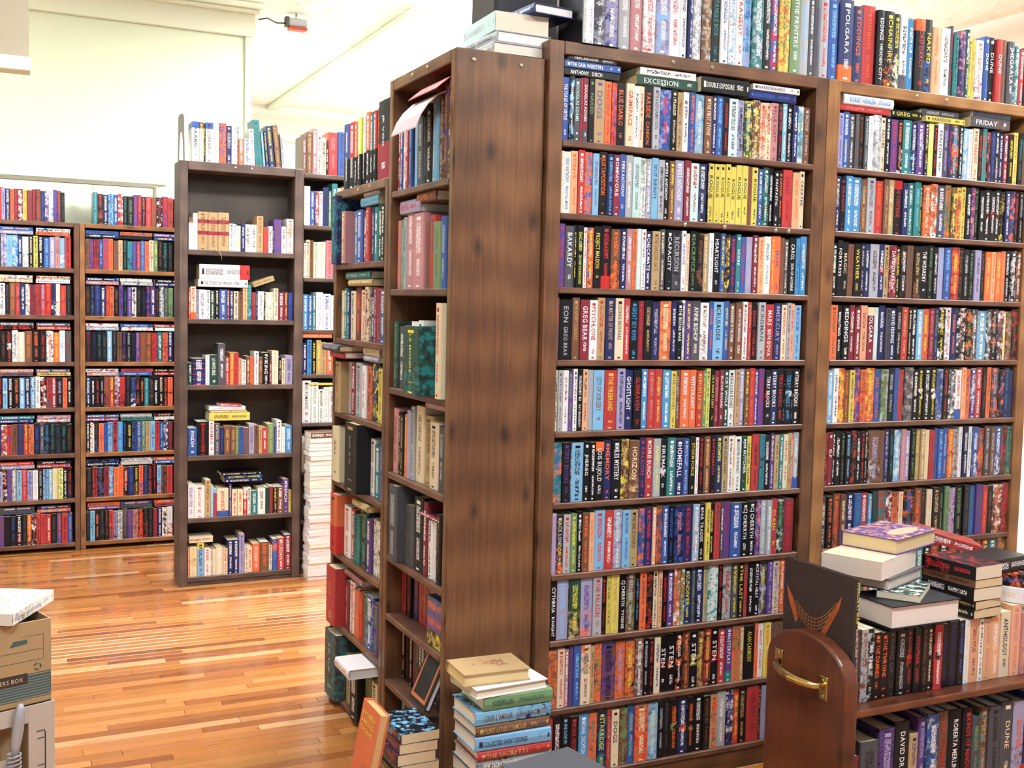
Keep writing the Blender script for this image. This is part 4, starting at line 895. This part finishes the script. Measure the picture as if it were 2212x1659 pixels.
for i, (th, tk, lb, L) in enumerate(lst):
    p = parse(tk)
    z = lying(tk, 1.108+rnd.uniform(-.006, .006)+(.218-L)*.5+(.012 if i == 12 else 0), YG+rnd.uniform(-.006, .006), z, N90+rnd.uniform(-.02, .02), th, L, .152+rnd.uniform(-.004, .006), 'hardcover_book', '', GG, True, label=lb, page=(238, 232, 226))
ZG1 = z
z = flat_c("wk", 1.206, 2.555, z, -N90+.06, .024, .21, .15, 'hardcover_book', '', GG, True, label='white hardcover second from the top of the floor pile, fore-edge outward', page=(236, 224, 208))
z = flat_c("ar", 1.178, 2.565, z, -N90-.04, .032, .185, .135, 'hardcover_book', '', GG, True, label='ochre hardcover with a red ornament on top of the floor pile', page=(232, 206, 156))
TOPG = z
# grey book low at the front
flat_c("de", 1.165, 2.165, .3315, N90+.18, .034, .20, .14, 'hardcover_book', '', GG, True, label='dark grey hardcover lying on the lower pile at the bottom edge of the frame', page=(206, 150, 110))
z = .0006
for i, (th, tk, c) in enumerate([(.05, 'ee', 'brown'), (.05, 'mw', 'maroon'), (.045, 'kw', 'black'), (.05, 'bw', 'blue'), (.045, 'ca', 'cream'), (.057, 'ew', 'dark brown'), (.03, 'rw', 'red')]):
    z = flat_c(tk, 1.165, 2.165, z, N90+.18-.04*(i % 2), th, .21, .145, 'hardcover_book', '', GG, True, label='%s hardcover under the dark grey one in the lower front pile' % c, page=(214, 176, 140))

# ================================================================== PILE AT THE NARROW CASE: paperbacks, tails outward
GH = 'paperbacks piled at the foot of the narrow case'
z = .0006; names = ['orange', 'navy', 'black', 'purple', 'dark red', 'blue', 'brown', 'gold', 'dark blue', 'maroon', 'black and orange', 'rust']
for i in range(12):
    th = [.026, .028, .024, .03, .026, .028, .024, .026, .03, .027, .026, .03][i]
    if z > .285: break
    z = flat_c(['oe4', 'ny4', 'kr4', 'po4', 'ro4', 'bo4', 'ey4', 'ak4', 'no4', 'mo4', 'ko4', 'oy4'][i], 1.006+rnd.uniform(-.005, .005), 2.705, z, E0+rnd.uniform(-.05, .05), th, .17, .108, 'paperback', '', GH,
               label='%s paperback, %s from the floor in the pile below the narrow case' % (names[i], ordn(i+1)), page=(218, 196, 164))
ZH = z
# the dark picture book leaning over the pile (cover design left as a plain dark picture)
def leaning(tok, verts_c, ex, ey, ez, w_, h, d, label, group, kind='hardcover_book', page=None, hard=True):
    """M columns: ex=book thickness axis, ey=spine->fore edge, ez=tail->head"""
    ex, ey, ez = Vector(ex).normalized(), Vector(ey), Vector(ez).normalized()
    ey = (ey-ez*ey.dot(ez)).normalized(); ex = ey.cross(ez).normalized()
    M = Matrix(((ex.x, ey.x, ez.x, verts_c[0]), (ex.y, ey.y, ez.y, verts_c[1]), (ex.z, ey.z, ez.z, verts_c[2]), (0, 0, 0, 1)))
    record(kind, M, w_, h, d, parse(tok), hard, '', group, True, label, page)
    return M
leaning("kr", (1.075, 2.866, .305), (-.87, 0, .42), (0, -1, 0), (.40, 0, .90), .018, .19, .13, 'dark picture-covered book with an orange-framed cover leaning over the pile', GH, page=(236, 230, 240))
for q in range(4): flat_c(('ke', 'mw', 'nw', 'bw')[q], .862, 2.67, .0006+q*.0276, .1-.05*q, .027, .172, .108, 'paperback', '', GH, label='%s paperback under the leaning orange book, %s from the floor' % (('black', 'maroon', 'navy', 'blue')[q], ordn(q+1)), page=(218, 196, 164))
OB = leaning("oy", (.858, 2.735, .118), (-.95, 0, .25), (0, -1, 0), (.19, 0, .98), .028, .255, .135, 'bright orange hardcover leaning against the small pile below the narrow case', GH, page=(206, 160, 110))

# ================================================================== BOOK CART
cx, cy = 2.40, 2.14
ct = empty('book_cart', (cx, cy, 0), 'dark cherry-stained wooden book cart with arched end and brass handle', 'book cart')
def cb(nm, b, m=WOODC, bev=.003, parent=ct): return boxes(nm, [(b[0]-cx, b[1]-cx, b[2]-cy, b[3]-cy, b[4], b[5])], m, parent, bev)
def arch(x0, x1, nm):
    ya, yb, zt, zs = 1.985, 2.285, .612, .50
    mid = (ya+yb)/2; hw = (yb-ya)/2; P = [(ya-cy, .06), (ya-cy, zs)]
    for k in range(1, 24):
        a = PI-k*PI/24; P.append((mid-cy+hw*math.cos(a), zs+(zt-zs)*math.sin(a)**.8))
    P += [(yb-cy, zs), (yb-cy, .06)]
    o = prism(nm, P, 'x', x0-cx, x1-cx, WOODC, ct)
    md = o.modifiers.new('edge', 'BEVEL'); md.width = .007; md.segments = 3; md.limit_method = 'ANGLE'; md.angle_limit = .9
    return o
arch(1.868, 1.912, 'end_panel'); arch(2.93, 2.974, 'end_panel')
cb('shelf', (1.912, 2.93, 1.992, 2.278, .429, .449)); cb('shelf', (1.912, 2.93, 1.992, 2.278, .135, .155))
cb('back_rail', (1.912, 2.93, 2.262, 2.278, .449, .53))
for (xx, yy) in ((1.89, 2.01), (1.89, 2.26), (2.95, 2.01), (2.95, 2.26)):
    wh = tube('caster', [(xx-cx-.012, yy-cy, .03), (xx-cx+.012, yy-cy, .03)], .0295, BLACKM, ct, 16)
hp = []
for k in range(13):
    s_ = k/12; hp.append((1.868-cx-.004-.038*math.sin(PI*s_)**.55, 2.232-cy-.172*s_, .508-.012*s_))
hdl = tube('handle', hp, .008, BRASS, ct, 10, rs=[.0085+.0035*math.sin(PI*k/12) for k in range(13)])
for yy, zz in ((2.232, .512), (2.060, .492)):
    boxes('mounting_plate', [(1.8645-cx, 1.8685-cx, yy-cy-.015, yy-cy+.015, zz-.030, zz+.030)], BRASS, hdl, bev=.0012)
    for dz in (-.02, .02):
        s_ = lathe_screw(hdl, (1.8645-cx, yy-cy, zz+dz), (-1, 0, 0), .0045)
GC = 'books on the cart'
SHC = .4494
CART1 = "50es^1.86:THE CHRONICLES|36see4^1.86|34kws4^1.86:IN THE|40ko:IF THE DAMNED|40ko:THE THRONE|40kd:RING OF|56ks|38krr3|40kr|36ke|34kc|46rwk3|40kn|54kn|36kb|32wc|52qe|28we|46qi|52qw|60ck^1.8:ANTHOLOGY|58qi^1.95|40iq|34ir4|54fry6|40fo|34ek4|44kw|40rw|44bw|40kw|50ac|44kr|44ek|40tw"
row(CART1, (1.930, 2.03, SHC), 'x', .95, (.168, .174), (.105, .115), 'paperback', 'cart top shelf', 'paperbacks on the cart', inset=.004, forced=True)
CART2 = "62mw^1.7:LIFE|160dk^2.0|130pv4^2.24|130kw:~DAVID DRAKE^2.34|76an^1.95|70pv^2.34|98bws4^2.4|96er:~JOE COMBER^2.4|120kw:~ROBERTA MERLIN^2.38|84kr^2.38:KINDS OF MINDS|76dg^2.1|80ea4^2.3|110dk^2.3|120dc^2.36:DUNE|110voe2^2.3:DUNE|84nwr6:~WILLIAM KEITH^2.5|130ec^2.25:CROWN|84ca^2.5|110ds:~RIZ^2.46|100kw^2.3|90nr^2.4|110ea^2.3|100kr^2.4|90we^2.3"
row(CART2, (1.925, 2.0, .1554), 'x', .98, (.22, .24), (.145, .155), 'hardcover_book', 'cart lower shelf', 'hardcovers on the lower cart shelf', hard=True, inset=.012)
# tall atlas-format book at the cart's arched end
leaning("xy:~ / ", (1.9195, 2.012, SHC), (1, 0, 0), (0, 1, 0), (0, 0, 1), .014, .325, .265, 'large brown picture book standing upright at the arched cart end', GC, kind='hardcover_book', page=(232, 224, 210))
zc = SHC+.1765
zc1 = flat_c("kw", 2.150, 2.085, zc+.010, -N90, .058, .235, .155, 'hardcover_book', '', GC, True, label='black-jacketed hardcover lying lowest in the cart pile, page edges outward', page=(236, 224, 220))
zc2 = flat_c("fgw4", 2.165, 2.105, zc1, -N90+.62, .018, .175, .108, 'paperback', '', GC, label='thin green-covered paperback lying askew in the large cart pile', page=(226, 214, 196))
YW = math.radians(-68)
def nearc(x, y, h, d, yaw):   # centre from the near corner
    into = Vector((math.cos(yaw), math.sin(yaw), 0)); dr = Vector((-math.sin(yaw), math.cos(yaw), 0))
    p = Vector((x, y, 0)) + dr*h/2 - into*d/2; return p.x, p.y
for (tk, nx, ny, th, h, d, dy, pg, lb, hd) in (
        ("dk", 2.085, 2.075, .030, .215, .15, 0, (222, 208, 200), 'grey-edged hardcover lying under the thick jacketless page block on the cart', True),
        ("cw", 2.052, 2.071, .048, .235, .165, .03, (232, 216, 208), 'thick pale paperback lying second from the top of the large cart pile', False),
        ("pvq4", 2.150, 2.118, .040, .235, .165, -.05, (228, 204, 160), 'purple illustrated hardcover lying on top of the large cart pile', True)):
    c_ = nearc(nx, ny, h, d, YW+dy)
    zc2 = flat_c(tk, c_[0], c_[1], zc2, YW+dy, th, h, d, 'hardcover_book', '', GC, hd, label=lb, page=pg)
    TOPC = (c_[0], c_[1], zc2, YW+dy)
zz = zc
for tk, th, lb in (("kc", .024, 'tan-paged paperback lowest in the small cart pile'), ("ka", .022, 'black paperback second from the bottom of the small cart pile'), ("kw", .034, 'black paperback in the middle of the small cart pile'),
                   ("ek", .022, 'dark brown paperback second from the top of the small cart pile'), ("krr1", .036, 'red-covered paperback on top of the small cart pile')):
    zz = flat_c(tk, 2.385+rnd.uniform(-.005, .005), 2.115, zz, .05+rnd.uniform(-.05, .05), th, .172, .108, 'paperback', '', GC, label=lb, page=(214, 190, 156) if th < .03 else (224, 210, 192))
zz = zc+.02
for tk, th, dx, yw, lb in (("wc", .042, .0, .55, 'white-spined paperback lowest in the cart pile beside the black-spined one'), ("kbo4", .036, .01, .6, 'blue and red paperback in the cart pile beside the small red-topped pile'), ("kww", .040, -.02, -.75, 'black-spined paperback with cream cover on top of the cart pile')):
    zz = flat_c(tk, 2.535+dx, 2.13, zz, yw if yw > 0 else -2.2+3.9, th, .178, .11, 'paperback', '', GC, label=lb, page=(216, 176, 110) if th < .04 else (226, 196, 150))
flat_c("rwe4", 2.52, 2.30, zc+.155, 1.0, .03, .175, .11, 'paperback', '', GC, tilt=.25, label='red and white paperback tilted behind the small cart pile')

# ================================================================== BOXES AT THE FRONT CORNER
BY = math.radians(19.2)
bt = empty('cardboard_box', (.154, 3.391, .245), 'open brown cardboard file box with teal band, full of blue books', 'box', rz=BY)
W, Dp, H = .39, .32, .243; tt = .004
# front panel with an oval hand hole
def bb(nm, b, m, p=bt, bev=.0008): return boxes(nm, [b], m, p, bev)
hx0, hx1, hz0, hz1 = -.245, -.145, .165, .19
bb('front_panel', (-W, hx0, 0, tt, 0, H), CARD); fpn = bb('front_panel', (hx1, 0, 0, tt, 0, H), CARD)
bb('front_panel', (hx0, hx1, 0, tt, 0, hz0), CARD); bb('front_panel', (hx0, hx1, 0, tt, hz1, H), CARD)
bb('side_panel', (-tt, 0, tt, Dp, 0, H), CARD); bb('side_panel', (-W, -W+tt, tt, Dp, 0, H), CARD)
bb('rear_panel', (-W, 0, Dp-tt, Dp, 0, H), CARD); bb('bottom', (-W, 0, 0, Dp, 0, tt), CARD)
e = -.0006
bb('printed_band', (-W, -.002, e, 0, .022, .085), CARDG, bev=0); bb('printed_band', (-W, -.002, e, 0, .088, .0905), CARDG, bev=0); bb('printed_band', (-W, -.002, e, 0, .0165, .019), CARDG, bev=0)
for k in range(7): bb('band_stripe', (-W, -.004, e*1.3, e, .028+k*.008, .0295+k*.008), mat_plain('band_stripe_print', (150, 150, 140), .8), bev=0)
for zz_ in (.128, .158): bb('write_on_line', (-.30, -.022, e, 0, zz_, zz_+.0012), CARDG, bev=0)
bb('write_on_line', (-.085, -.022, e, 0, .200, .2012), CARDG, bev=0); bb('write_on_line', (-.0232, -.022, e, 0, .128, .2012), CARDG, bev=0)
prism('printed_tag', [(-.118, .176), (-.106, .192), (-.068, .192), (-.068, .180), (-.112, .176)], 'y', e, 0, CARDG, bt)
bb('name_plate', (-.31, -.068, e*2, e, .062, .094), CARDD, bev=0)
FR = Matrix(((1, 0, 0, 0), (0, 0, -1, 0), (0, 1, 0, 0), (0, 0, 0, 1)))
text_obj('box_lettering', Matrix.Translation((-.192, -.0018, .078)) @ FR, 'BANKERS BOX', .112, .0125, (206, 188, 160), bt, 2.2)
# recycling arrows
for k in range(3):
    a0 = PI/2+k*2*PI/3
    tube('recycling_arrow', [(-.040+.009*math.cos(a0+q*.28), e, .108+.009*math.sin(a0+q*.28)) for q in range(6)], .0018, CARDG, bt, 5)
GBX = 'books in the cardboard file box'
def inbox(x, y, z): return Matrix.Translation((.154, 3.391, .245)) @ Matrix.Rotation(BY, 4, 'Z') @ Vector((x, y, z))
zb = .2495
for i, (tk, lb) in enumerate((("bw", 'blue'), ("uw", 'bright blue'), ("bwu4", 'blue and white'), ("wb", 'white'), ("bw4", 'deep blue'))):
    p = inbox(-.16, .17, 0); zb = flat_c(tk, p.x, p.y, zb, BY+N90+rnd.uniform(-.03, .03), .042, .27, .21, 'hardcover_book', '', GBX, False, label='%s softcover lying in the open cardboard file box' % lb, page=(226, 228, 234))
# white craft book across the corner of the box
into = Vector((math.cos(math.radians(154.4)), math.sin(math.radians(154.4)), 0)); drv = Vector((math.sin(math.radians(154.4)), -math.cos(math.radians(154.4)), 0))
st0 = Vector((.053, 3.318, .494))
lying("wsa1:~simple glass beading", st0.x, st0.y, .494, math.radians(154.4), .034, .27, .20, 'hardcover_book', '', GBX, False, label='white glass-beading craft book lying across the open cardboard box', page=(240, 236, 238))
# lower white box
bl = empty('file_box', (.162, 3.385, 0), 'pale cardboard file box beneath the brown one, window cut in front', 'box', rz=BY)
H2 = .2435
def b2(nm, b, m, bev=.0008): return boxes(nm, [b], m, bl, bev)
b2('front_panel', (-.075, 0, 0, tt, 0, H2), CARDW); b2('front_panel', (-.39, -.075, 0, tt, H2-.05, H2), CARDW); b2('front_panel', (-.39, -.075, 0, tt, 0, .035), CARDW)
b2('side_panel', (-tt, 0, tt, Dp, 0, H2), CARDW); b2('side_panel', (-.39, -.386, tt, Dp, 0, H2), CARDW); b2('rear_panel', (-.39, 0, Dp-tt, Dp, 0, H2), CARD)
b2('bottom', (-.39, 0, 0, Dp, 0, tt), CARDW); b2('liner', (-.38, -.075, .055, .058, .004, H2-.004), CARD); b2('liner', (-.076, -.073, .004, .30, .004, H2-.004), CARD)
tube('printed_bracket', [(-.052, -.0008, .163), (-.030, -.0008, .163), (-.028, -.0008, .155), (-.028, -.0008, .03), (-.034, -.0008, .02)], .0016, BLACKM, bl, 6)
for zz_ in (.14, .06): b2('printed_tick', (-.05, -.03, -.001, 0, zz_, zz_+.0022), BLACKM, 0)
b2('printed_mark', (-.05, -.036, -.001, 0, .034, .044), BLACKM, 0)
yc = boxes('card_packet', [(-.30, -.155, .012, .04, .0045, .175)], YELP, None, .003); yc.matrix_world = Matrix.Translation((.162, 3.385, .001)) @ Matrix.Rotation(BY, 4, 'Z')
tag(yc, 'yellow card packet standing inside the pale file box window', 'packet')
text_obj('packet_lettering', Matrix.Translation((-.172, .0115, .10)) @ Matrix(((0, -1, 0, 0), (0, 0, -1, 0), (-1, 0, 0, 0), (0, 0, 0, 1))) if False else Matrix.Translation((-.172, .0115, .155)) @ Matrix(((0, 1, 0, 0), (0, 0, -1, 0), (-1, 0, 0, 0), (0, 0, 0, 1))), 'SPECIALS', .06, .009, (90, 90, 110), yc)
lc = boxes('label_card', [(-.37, -.118, -.008, -.005, .03, .105)], CARDW, None, 0); lc.matrix_world = Matrix.Translation((.162, 3.385, .0)) @ Matrix.Rotation(BY, 4, 'Z')
tag(lc, 'grey card lettered IT hanging at the window of the pale file box', 'card')
text_obj('card_lettering', Matrix.Translation((-.22, -.0086, .058)) @ FR, 'IT', .07, .036, (60, 56, 60), lc, 2.0)
text_obj('card_lettering', Matrix.Translation((-.25, -.0086, .092)) @ FR, 've 8100', .09, .008, (90, 86, 90), lc)
hk = empty('plastic_hanger', (0, 0, 0), 'clear plastic strap with coiled lower end sticking up before the file boxes', 'strap')
def L2(x, y, z): return Matrix.Translation((.162, 3.385, 0)) @ Matrix.Rotation(BY, 4, 'Z') @ Vector((x, y, z))
pts = [(-.125, -.018, .10), (-.118, -.018, .15), (-.112, -.019, .19), (-.108, -.02, .225), (-.105, -.02, .25), (-.102, -.016, .262)]
tube('strap_body', [L2(*p) for p in pts], .011, CLEAR, hk, 8, rs=[.008, .015, .016, .0145, .012, .006])
coil = []
for k in range(150):
    a = k*2*PI/14; coil.append(L2(-.128+.019*math.cos(a), -.032+.012*math.sin(a), .005+.128*k/150))
tube('coil', coil, .0022, CLEAR, hk, 6)

# ================================================================== COVER ORNAMENTS (flat designs lying on their books)
OFF = 0.0
EXTRA = []     # (label start of the book, builder(parent object))
def on_cover(side, w_, polys, mat_, name):
    """flat shapes on a book's cover: polys in (along spine->fore edge, up from tail) metres; side +1 = right board, -1 = left"""
    def f(parent):
        a = Acc()
        for P in [[(a_, b_+OFF) for a_, b_ in Q] for Q in polys]:
            V = [(side*(w_/2+.0006), p[0], p[1]) for p in P]; F = [tuple(range(len(P)))] if side > 0 else [tuple(range(len(P)))[::-1]]
            a.add(None, V, F, 0, [[(0, 0)]*len(P)], BLK)
        a.build(name, [mat_], parent, attrs=False)
    return f
def strip(p, q, th):
    p, q = Vector(p), Vector(q); n = (q-p).normalized(); n = Vector((-n.y, n.x))*th/2
    return [tuple(p+n), tuple(p-n), tuple(q-n), tuple(q+n)]
# atlas: curved net between amber sails (left board faces -X; y = distance from spine, so it grows away from the camera)
sail = [[(.045, .272), (.055, .235), (.12, .125), (.13, .135), (.09, .21)], [(.255, .255), (.245, .215), (.215, .16), (.205, .17), (.225, .22)]]
netl = []
for k in range(4):
    pr_ = [(.065+.15*q/12, .190+.028*k/3*1.0-.045*math.sin(PI*q/12)+.045*(1-q/12)*.7) for q in range(13)]
    netl += [strip(pr_[q], pr_[q+1], .0013) for q in range(12)]
for q in range(13):
    b0 = .190-.045*math.sin(PI*q/12)+.045*(1-q/12)*.7
    netl.append(strip((.065+.15*q/12, b0), (.065+.15*q/12, b0+.028), .0011))
for q_ in sail: EXTRA.append(('large brown picture book', on_cover(-1, .014, [q_], AMBERP, 'sail_design')))
EXTRA.append(('large brown picture book', on_cover(-1, .014, netl, GOLDP, 'net_design')))
def at_title(parent):
    c = lin((222, 206, 60)); a = Acc()
    T = Matrix.Translation((0, -.0028, .318)) @ Matrix(((0, 1, 0, 0), (0, 0, -1, 0), (-1, 0, 0, 0), (0, 0, 0, 1)))
    text_into(a, T, 'WORLDS AT WAR', .105, .0085, (c, c, c, (0, 0, 0), (1, 1, 0)), 0, 2)
    c = lin((226, 220, 210)); text_into(a, T @ Matrix.Translation((.118, 0, 0)), 'SHEPARD CLARKE', .07, .005, (c, c, c, (0, 0, 0), (1, 1, 0)), 0, 2)
    a.build('title_lettering', [INK], parent)
EXTRA.append(('large brown picture book', at_title))
# ochre book ornament: red sprig
orn = []
rr = random.Random(3)
for k in range(46):
    a_ = rr.uniform(-.045, .045); x_ = .062+rr.gauss(0, .011); y_ = .095+a_
    orn.append(strip((x_, y_), (x_+rr.uniform(-.009, .009), y_+rr.uniform(-.012, .012)), rr.uniform(.0012, .003)))
EXTRA.append(('ochre hardcover', on_cover(1, .032, orn, mat_plain('red_ornament', (142, 66, 54), .6), 'cover_ornament')))
# orange book: black ink figure scribble and yellow block lettering
def orange_face(parent):
    a = Acc(); c = lin((226, 190, 50))
    T0 = Matrix.Translation((.0148, 0, 0)) @ Matrix(((0, 0, 1, 0), (1, 0, 0, 0), (0, 1, 0, 0), (0, 0, 0, 1)))
    for j, tx in enumerate(('WOMEN', 'AMONG', 'THORNS')):
        text_into(a, T0 @ Matrix.Translation((.015, .228-j*.02, 0)), tx, .10, .014, (c, c, c, (0, 0, 0), (1, 1, 0)), 0, 3)
    a.build('title_lettering', [INK], parent)
ink = [strip((.045+.06*rr.random(), .03+.09*rr.random()), (.045+.06*rr.random(), .03+.10*rr.random()), .0016) for k in range(9)]
EXTRA.append(('bright orange hardcover', orange_face))
EXTRA.append(('bright orange hardcover', on_cover(1, .028, ink, CARDD, 'cover_drawing')))
# dark leaning book: orange frame around a plain dark picture
fr_ = [[(.012, .012), (.118, .012), (.118, .022), (.012, .022)], [(.012, .022), (.022, .022), (.022, .165), (.012, .165)], [(.108, .022), (.118, .022), (.118, .165), (.108, .165)]]
n_ = 10
for k in range(n_):
    a0, a1 = k*PI/n_, (k+1)*PI/n_
    fr_.append([(.065+.053*math.cos(a0), .165+.018*math.sin(a0)), (.065+.053*math.cos(a1), .165+.018*math.sin(a1)), (.065+.043*math.cos(a1), .165+.009*math.sin(a1)), (.065+.043*math.cos(a0), .165+.009*math.sin(a0))])
EXTRA.append(('dark picture-covered book', on_cover(1, .018, fr_, AMBERP, 'cover_frame')))
EXTRA.append(('purple illustrated hardcover', on_cover(1, .040, [[(.115+.026*math.cos(k*PI/10), .13+.075*math.sin(k*PI/10)) for k in range(20)]], mat_plain('peach_oval', (226, 178, 150), .4), 'title_oval')))

rb = tube('ribbon', [(1.0, YD-.002, ZD[1]+.001), (1.02, YD-.012, ZD[1]-.004), (1.03, YD-.015, ZD[1]-.02), (1.034, YD-.012, ZD[1]-.045)], .0016, mat_plain('ribbon_cord', (170, 140, 100), .8), None, 5)
tag(rb, 'thin tan ribbon hanging over the shelf edge below the leather volumes', 'ribbon')

# ================================================================== TURN THE RECORDED BOOKS INTO OBJECTS
VM = cam.matrix_world.inverted()
def pix(p):
    q = VM @ p
    if q.z > -.1: return None
    return 1106+FPX*q.x/-q.z, 829.5-FPX*q.y/-q.z
def area(b):
    x = b['w']/2; pts = [pix(b['M'] @ Vector(p)) for p in ((-x, 0, 0), (x, 0, 0), (x, 0, b['h']), (-x, 0, b['h']))]
    if any(p is None for p in pts): return 0
    cxp = sum(p[0] for p in pts)/4; cyp = sum(p[1] for p in pts)/4
    if not (-5 < cxp < 2216 and -60 < cyp < 1700): return 0
    s_ = 0
    for i in range(4): s_ += pts[i][0]*pts[(i+1) % 4][1]-pts[(i+1) % 4][0]*pts[i][1]
    if b['forced'] is True: return abs(s_)/2 + 1
    return abs(s_)/2
for b in ALLB:
    b['area'] = area(b)
    if 'eighth shelf of the bay behind' in b['where'] or 'ninth shelf of the bay behind' in b['where'] or 'bottom shelf of the bay behind' in b['where']: b['area'] = 0
DENY = {'DUNE', 'STEN', 'POLGARA', 'LORD DARCY', 'JHEGAALA', 'ROGUE', 'EON', 'TIGANA', 'SUNDIVER', 'FLUX', 'LE MONDE', 'JR VOX', 'RAED', 'RAL', 'NO RO', 'NO RO PAST', 'RO', 'RO THE', 'LIFE'}
NOUN = dict(paperback='paperback', hardcover_book='hardcover', trade_paperback='book')
def auto_label(b):
    t = b['tk']; c = CNAME[t['b']]; n = NOUN[b['kind']]; wh = b['where'].replace(' book along ', ' along ')
    ti = t['title']
    if ti and not ti.startswith('~'):
        ti = ti.split('/')[0]
        if ti not in DENY and len(('%s %s lettered %s, %s' % (c, n, ti, wh)).split()) <= 16: return '%s %s lettered %s, %s' % (c, n, ti.title(), wh)
    extra = ''
    if t['a'] != t['b']: extra = ', %s lettering' % CNAME[t['a']]
    r_ = '%s %s%s, %s' % (c, n, extra, wh)
    return r_ if len(r_.split()) <= 16 else '%s %s, %s' % (c, n, wh)
used = {}
for kind in ('paperback', 'hardcover_book', 'trade_paperback'):
    L = [b for b in ALLB if b['kind'] == kind]
    fz = [b for b in L if b['forced'] is True and b['area'] > 0]; ot = sorted([b for b in L if b['forced'] is not True], key=lambda b: -b['area'])
    ot = [b for b in ot if b['area'] > 60]
    ind = (fz + ot[:max(0, 298-len(fz))])[:298]; ids = set(id(b) for b in ind)
    for b in ind:
        big = b['area'] > 1100 or b['forced'] is True
        cov = Acc(); pg = Acc() if big else cov; ik = Acc() if big else cov
        book_geo(cov, pg, ik, Matrix.Identity(4), b['w'], b['h'], b['d'], b['tok'], b['hard'], b['seed'], b['page'], full=big, mc=0, mp=0 if big else 1, mi=0 if big else 2)
        o = cov.build(kind, [COVER] if big else [COVER, PAGES, INK]); o.matrix_world = b['M']
        if big:
            pg.build('page_block', [PAGES], o)
            if ik.f: ik.build('title_lettering', [INK], o)
        lb = b['label'] or auto_label(b)
        if lb in used: used[lb] += 1; lb = lb+' again %d' % used[lb]
        else: used[lb] = 1
        tag(o, lb, 'book', b['group'])
        for st_, fn in EXTRA:
            if lb.startswith(st_): fn(o)
    restb = [b for b in L if id(b) not in ids]
    if restb:
        a = Acc()
        for b in restb: book_geo(a, a, a, b['M'], b['w'], b['h'], b['d'], b['tok'], b['hard'], b['seed'], b['page'], full=False, mc=0, mp=1, mi=2)
        o = a.build({'paperback': 'paperbacks', 'hardcover_book': 'hardcover_books', 'trade_paperback': 'trade_paperbacks'}[kind], [COVER, PAGES, INK])
        tag(o, {'paperback': 'further paperbacks filling the low cases at the back wall and the far bay', 'hardcover_book': 'further hardcovers filling the remaining shelf places', 'trade_paperback': 'further books filling the remaining shelf places'}[kind], 'books', None, 'stuff')
    print(kind, 'individual', len(ind), 'stuff', len(restb))
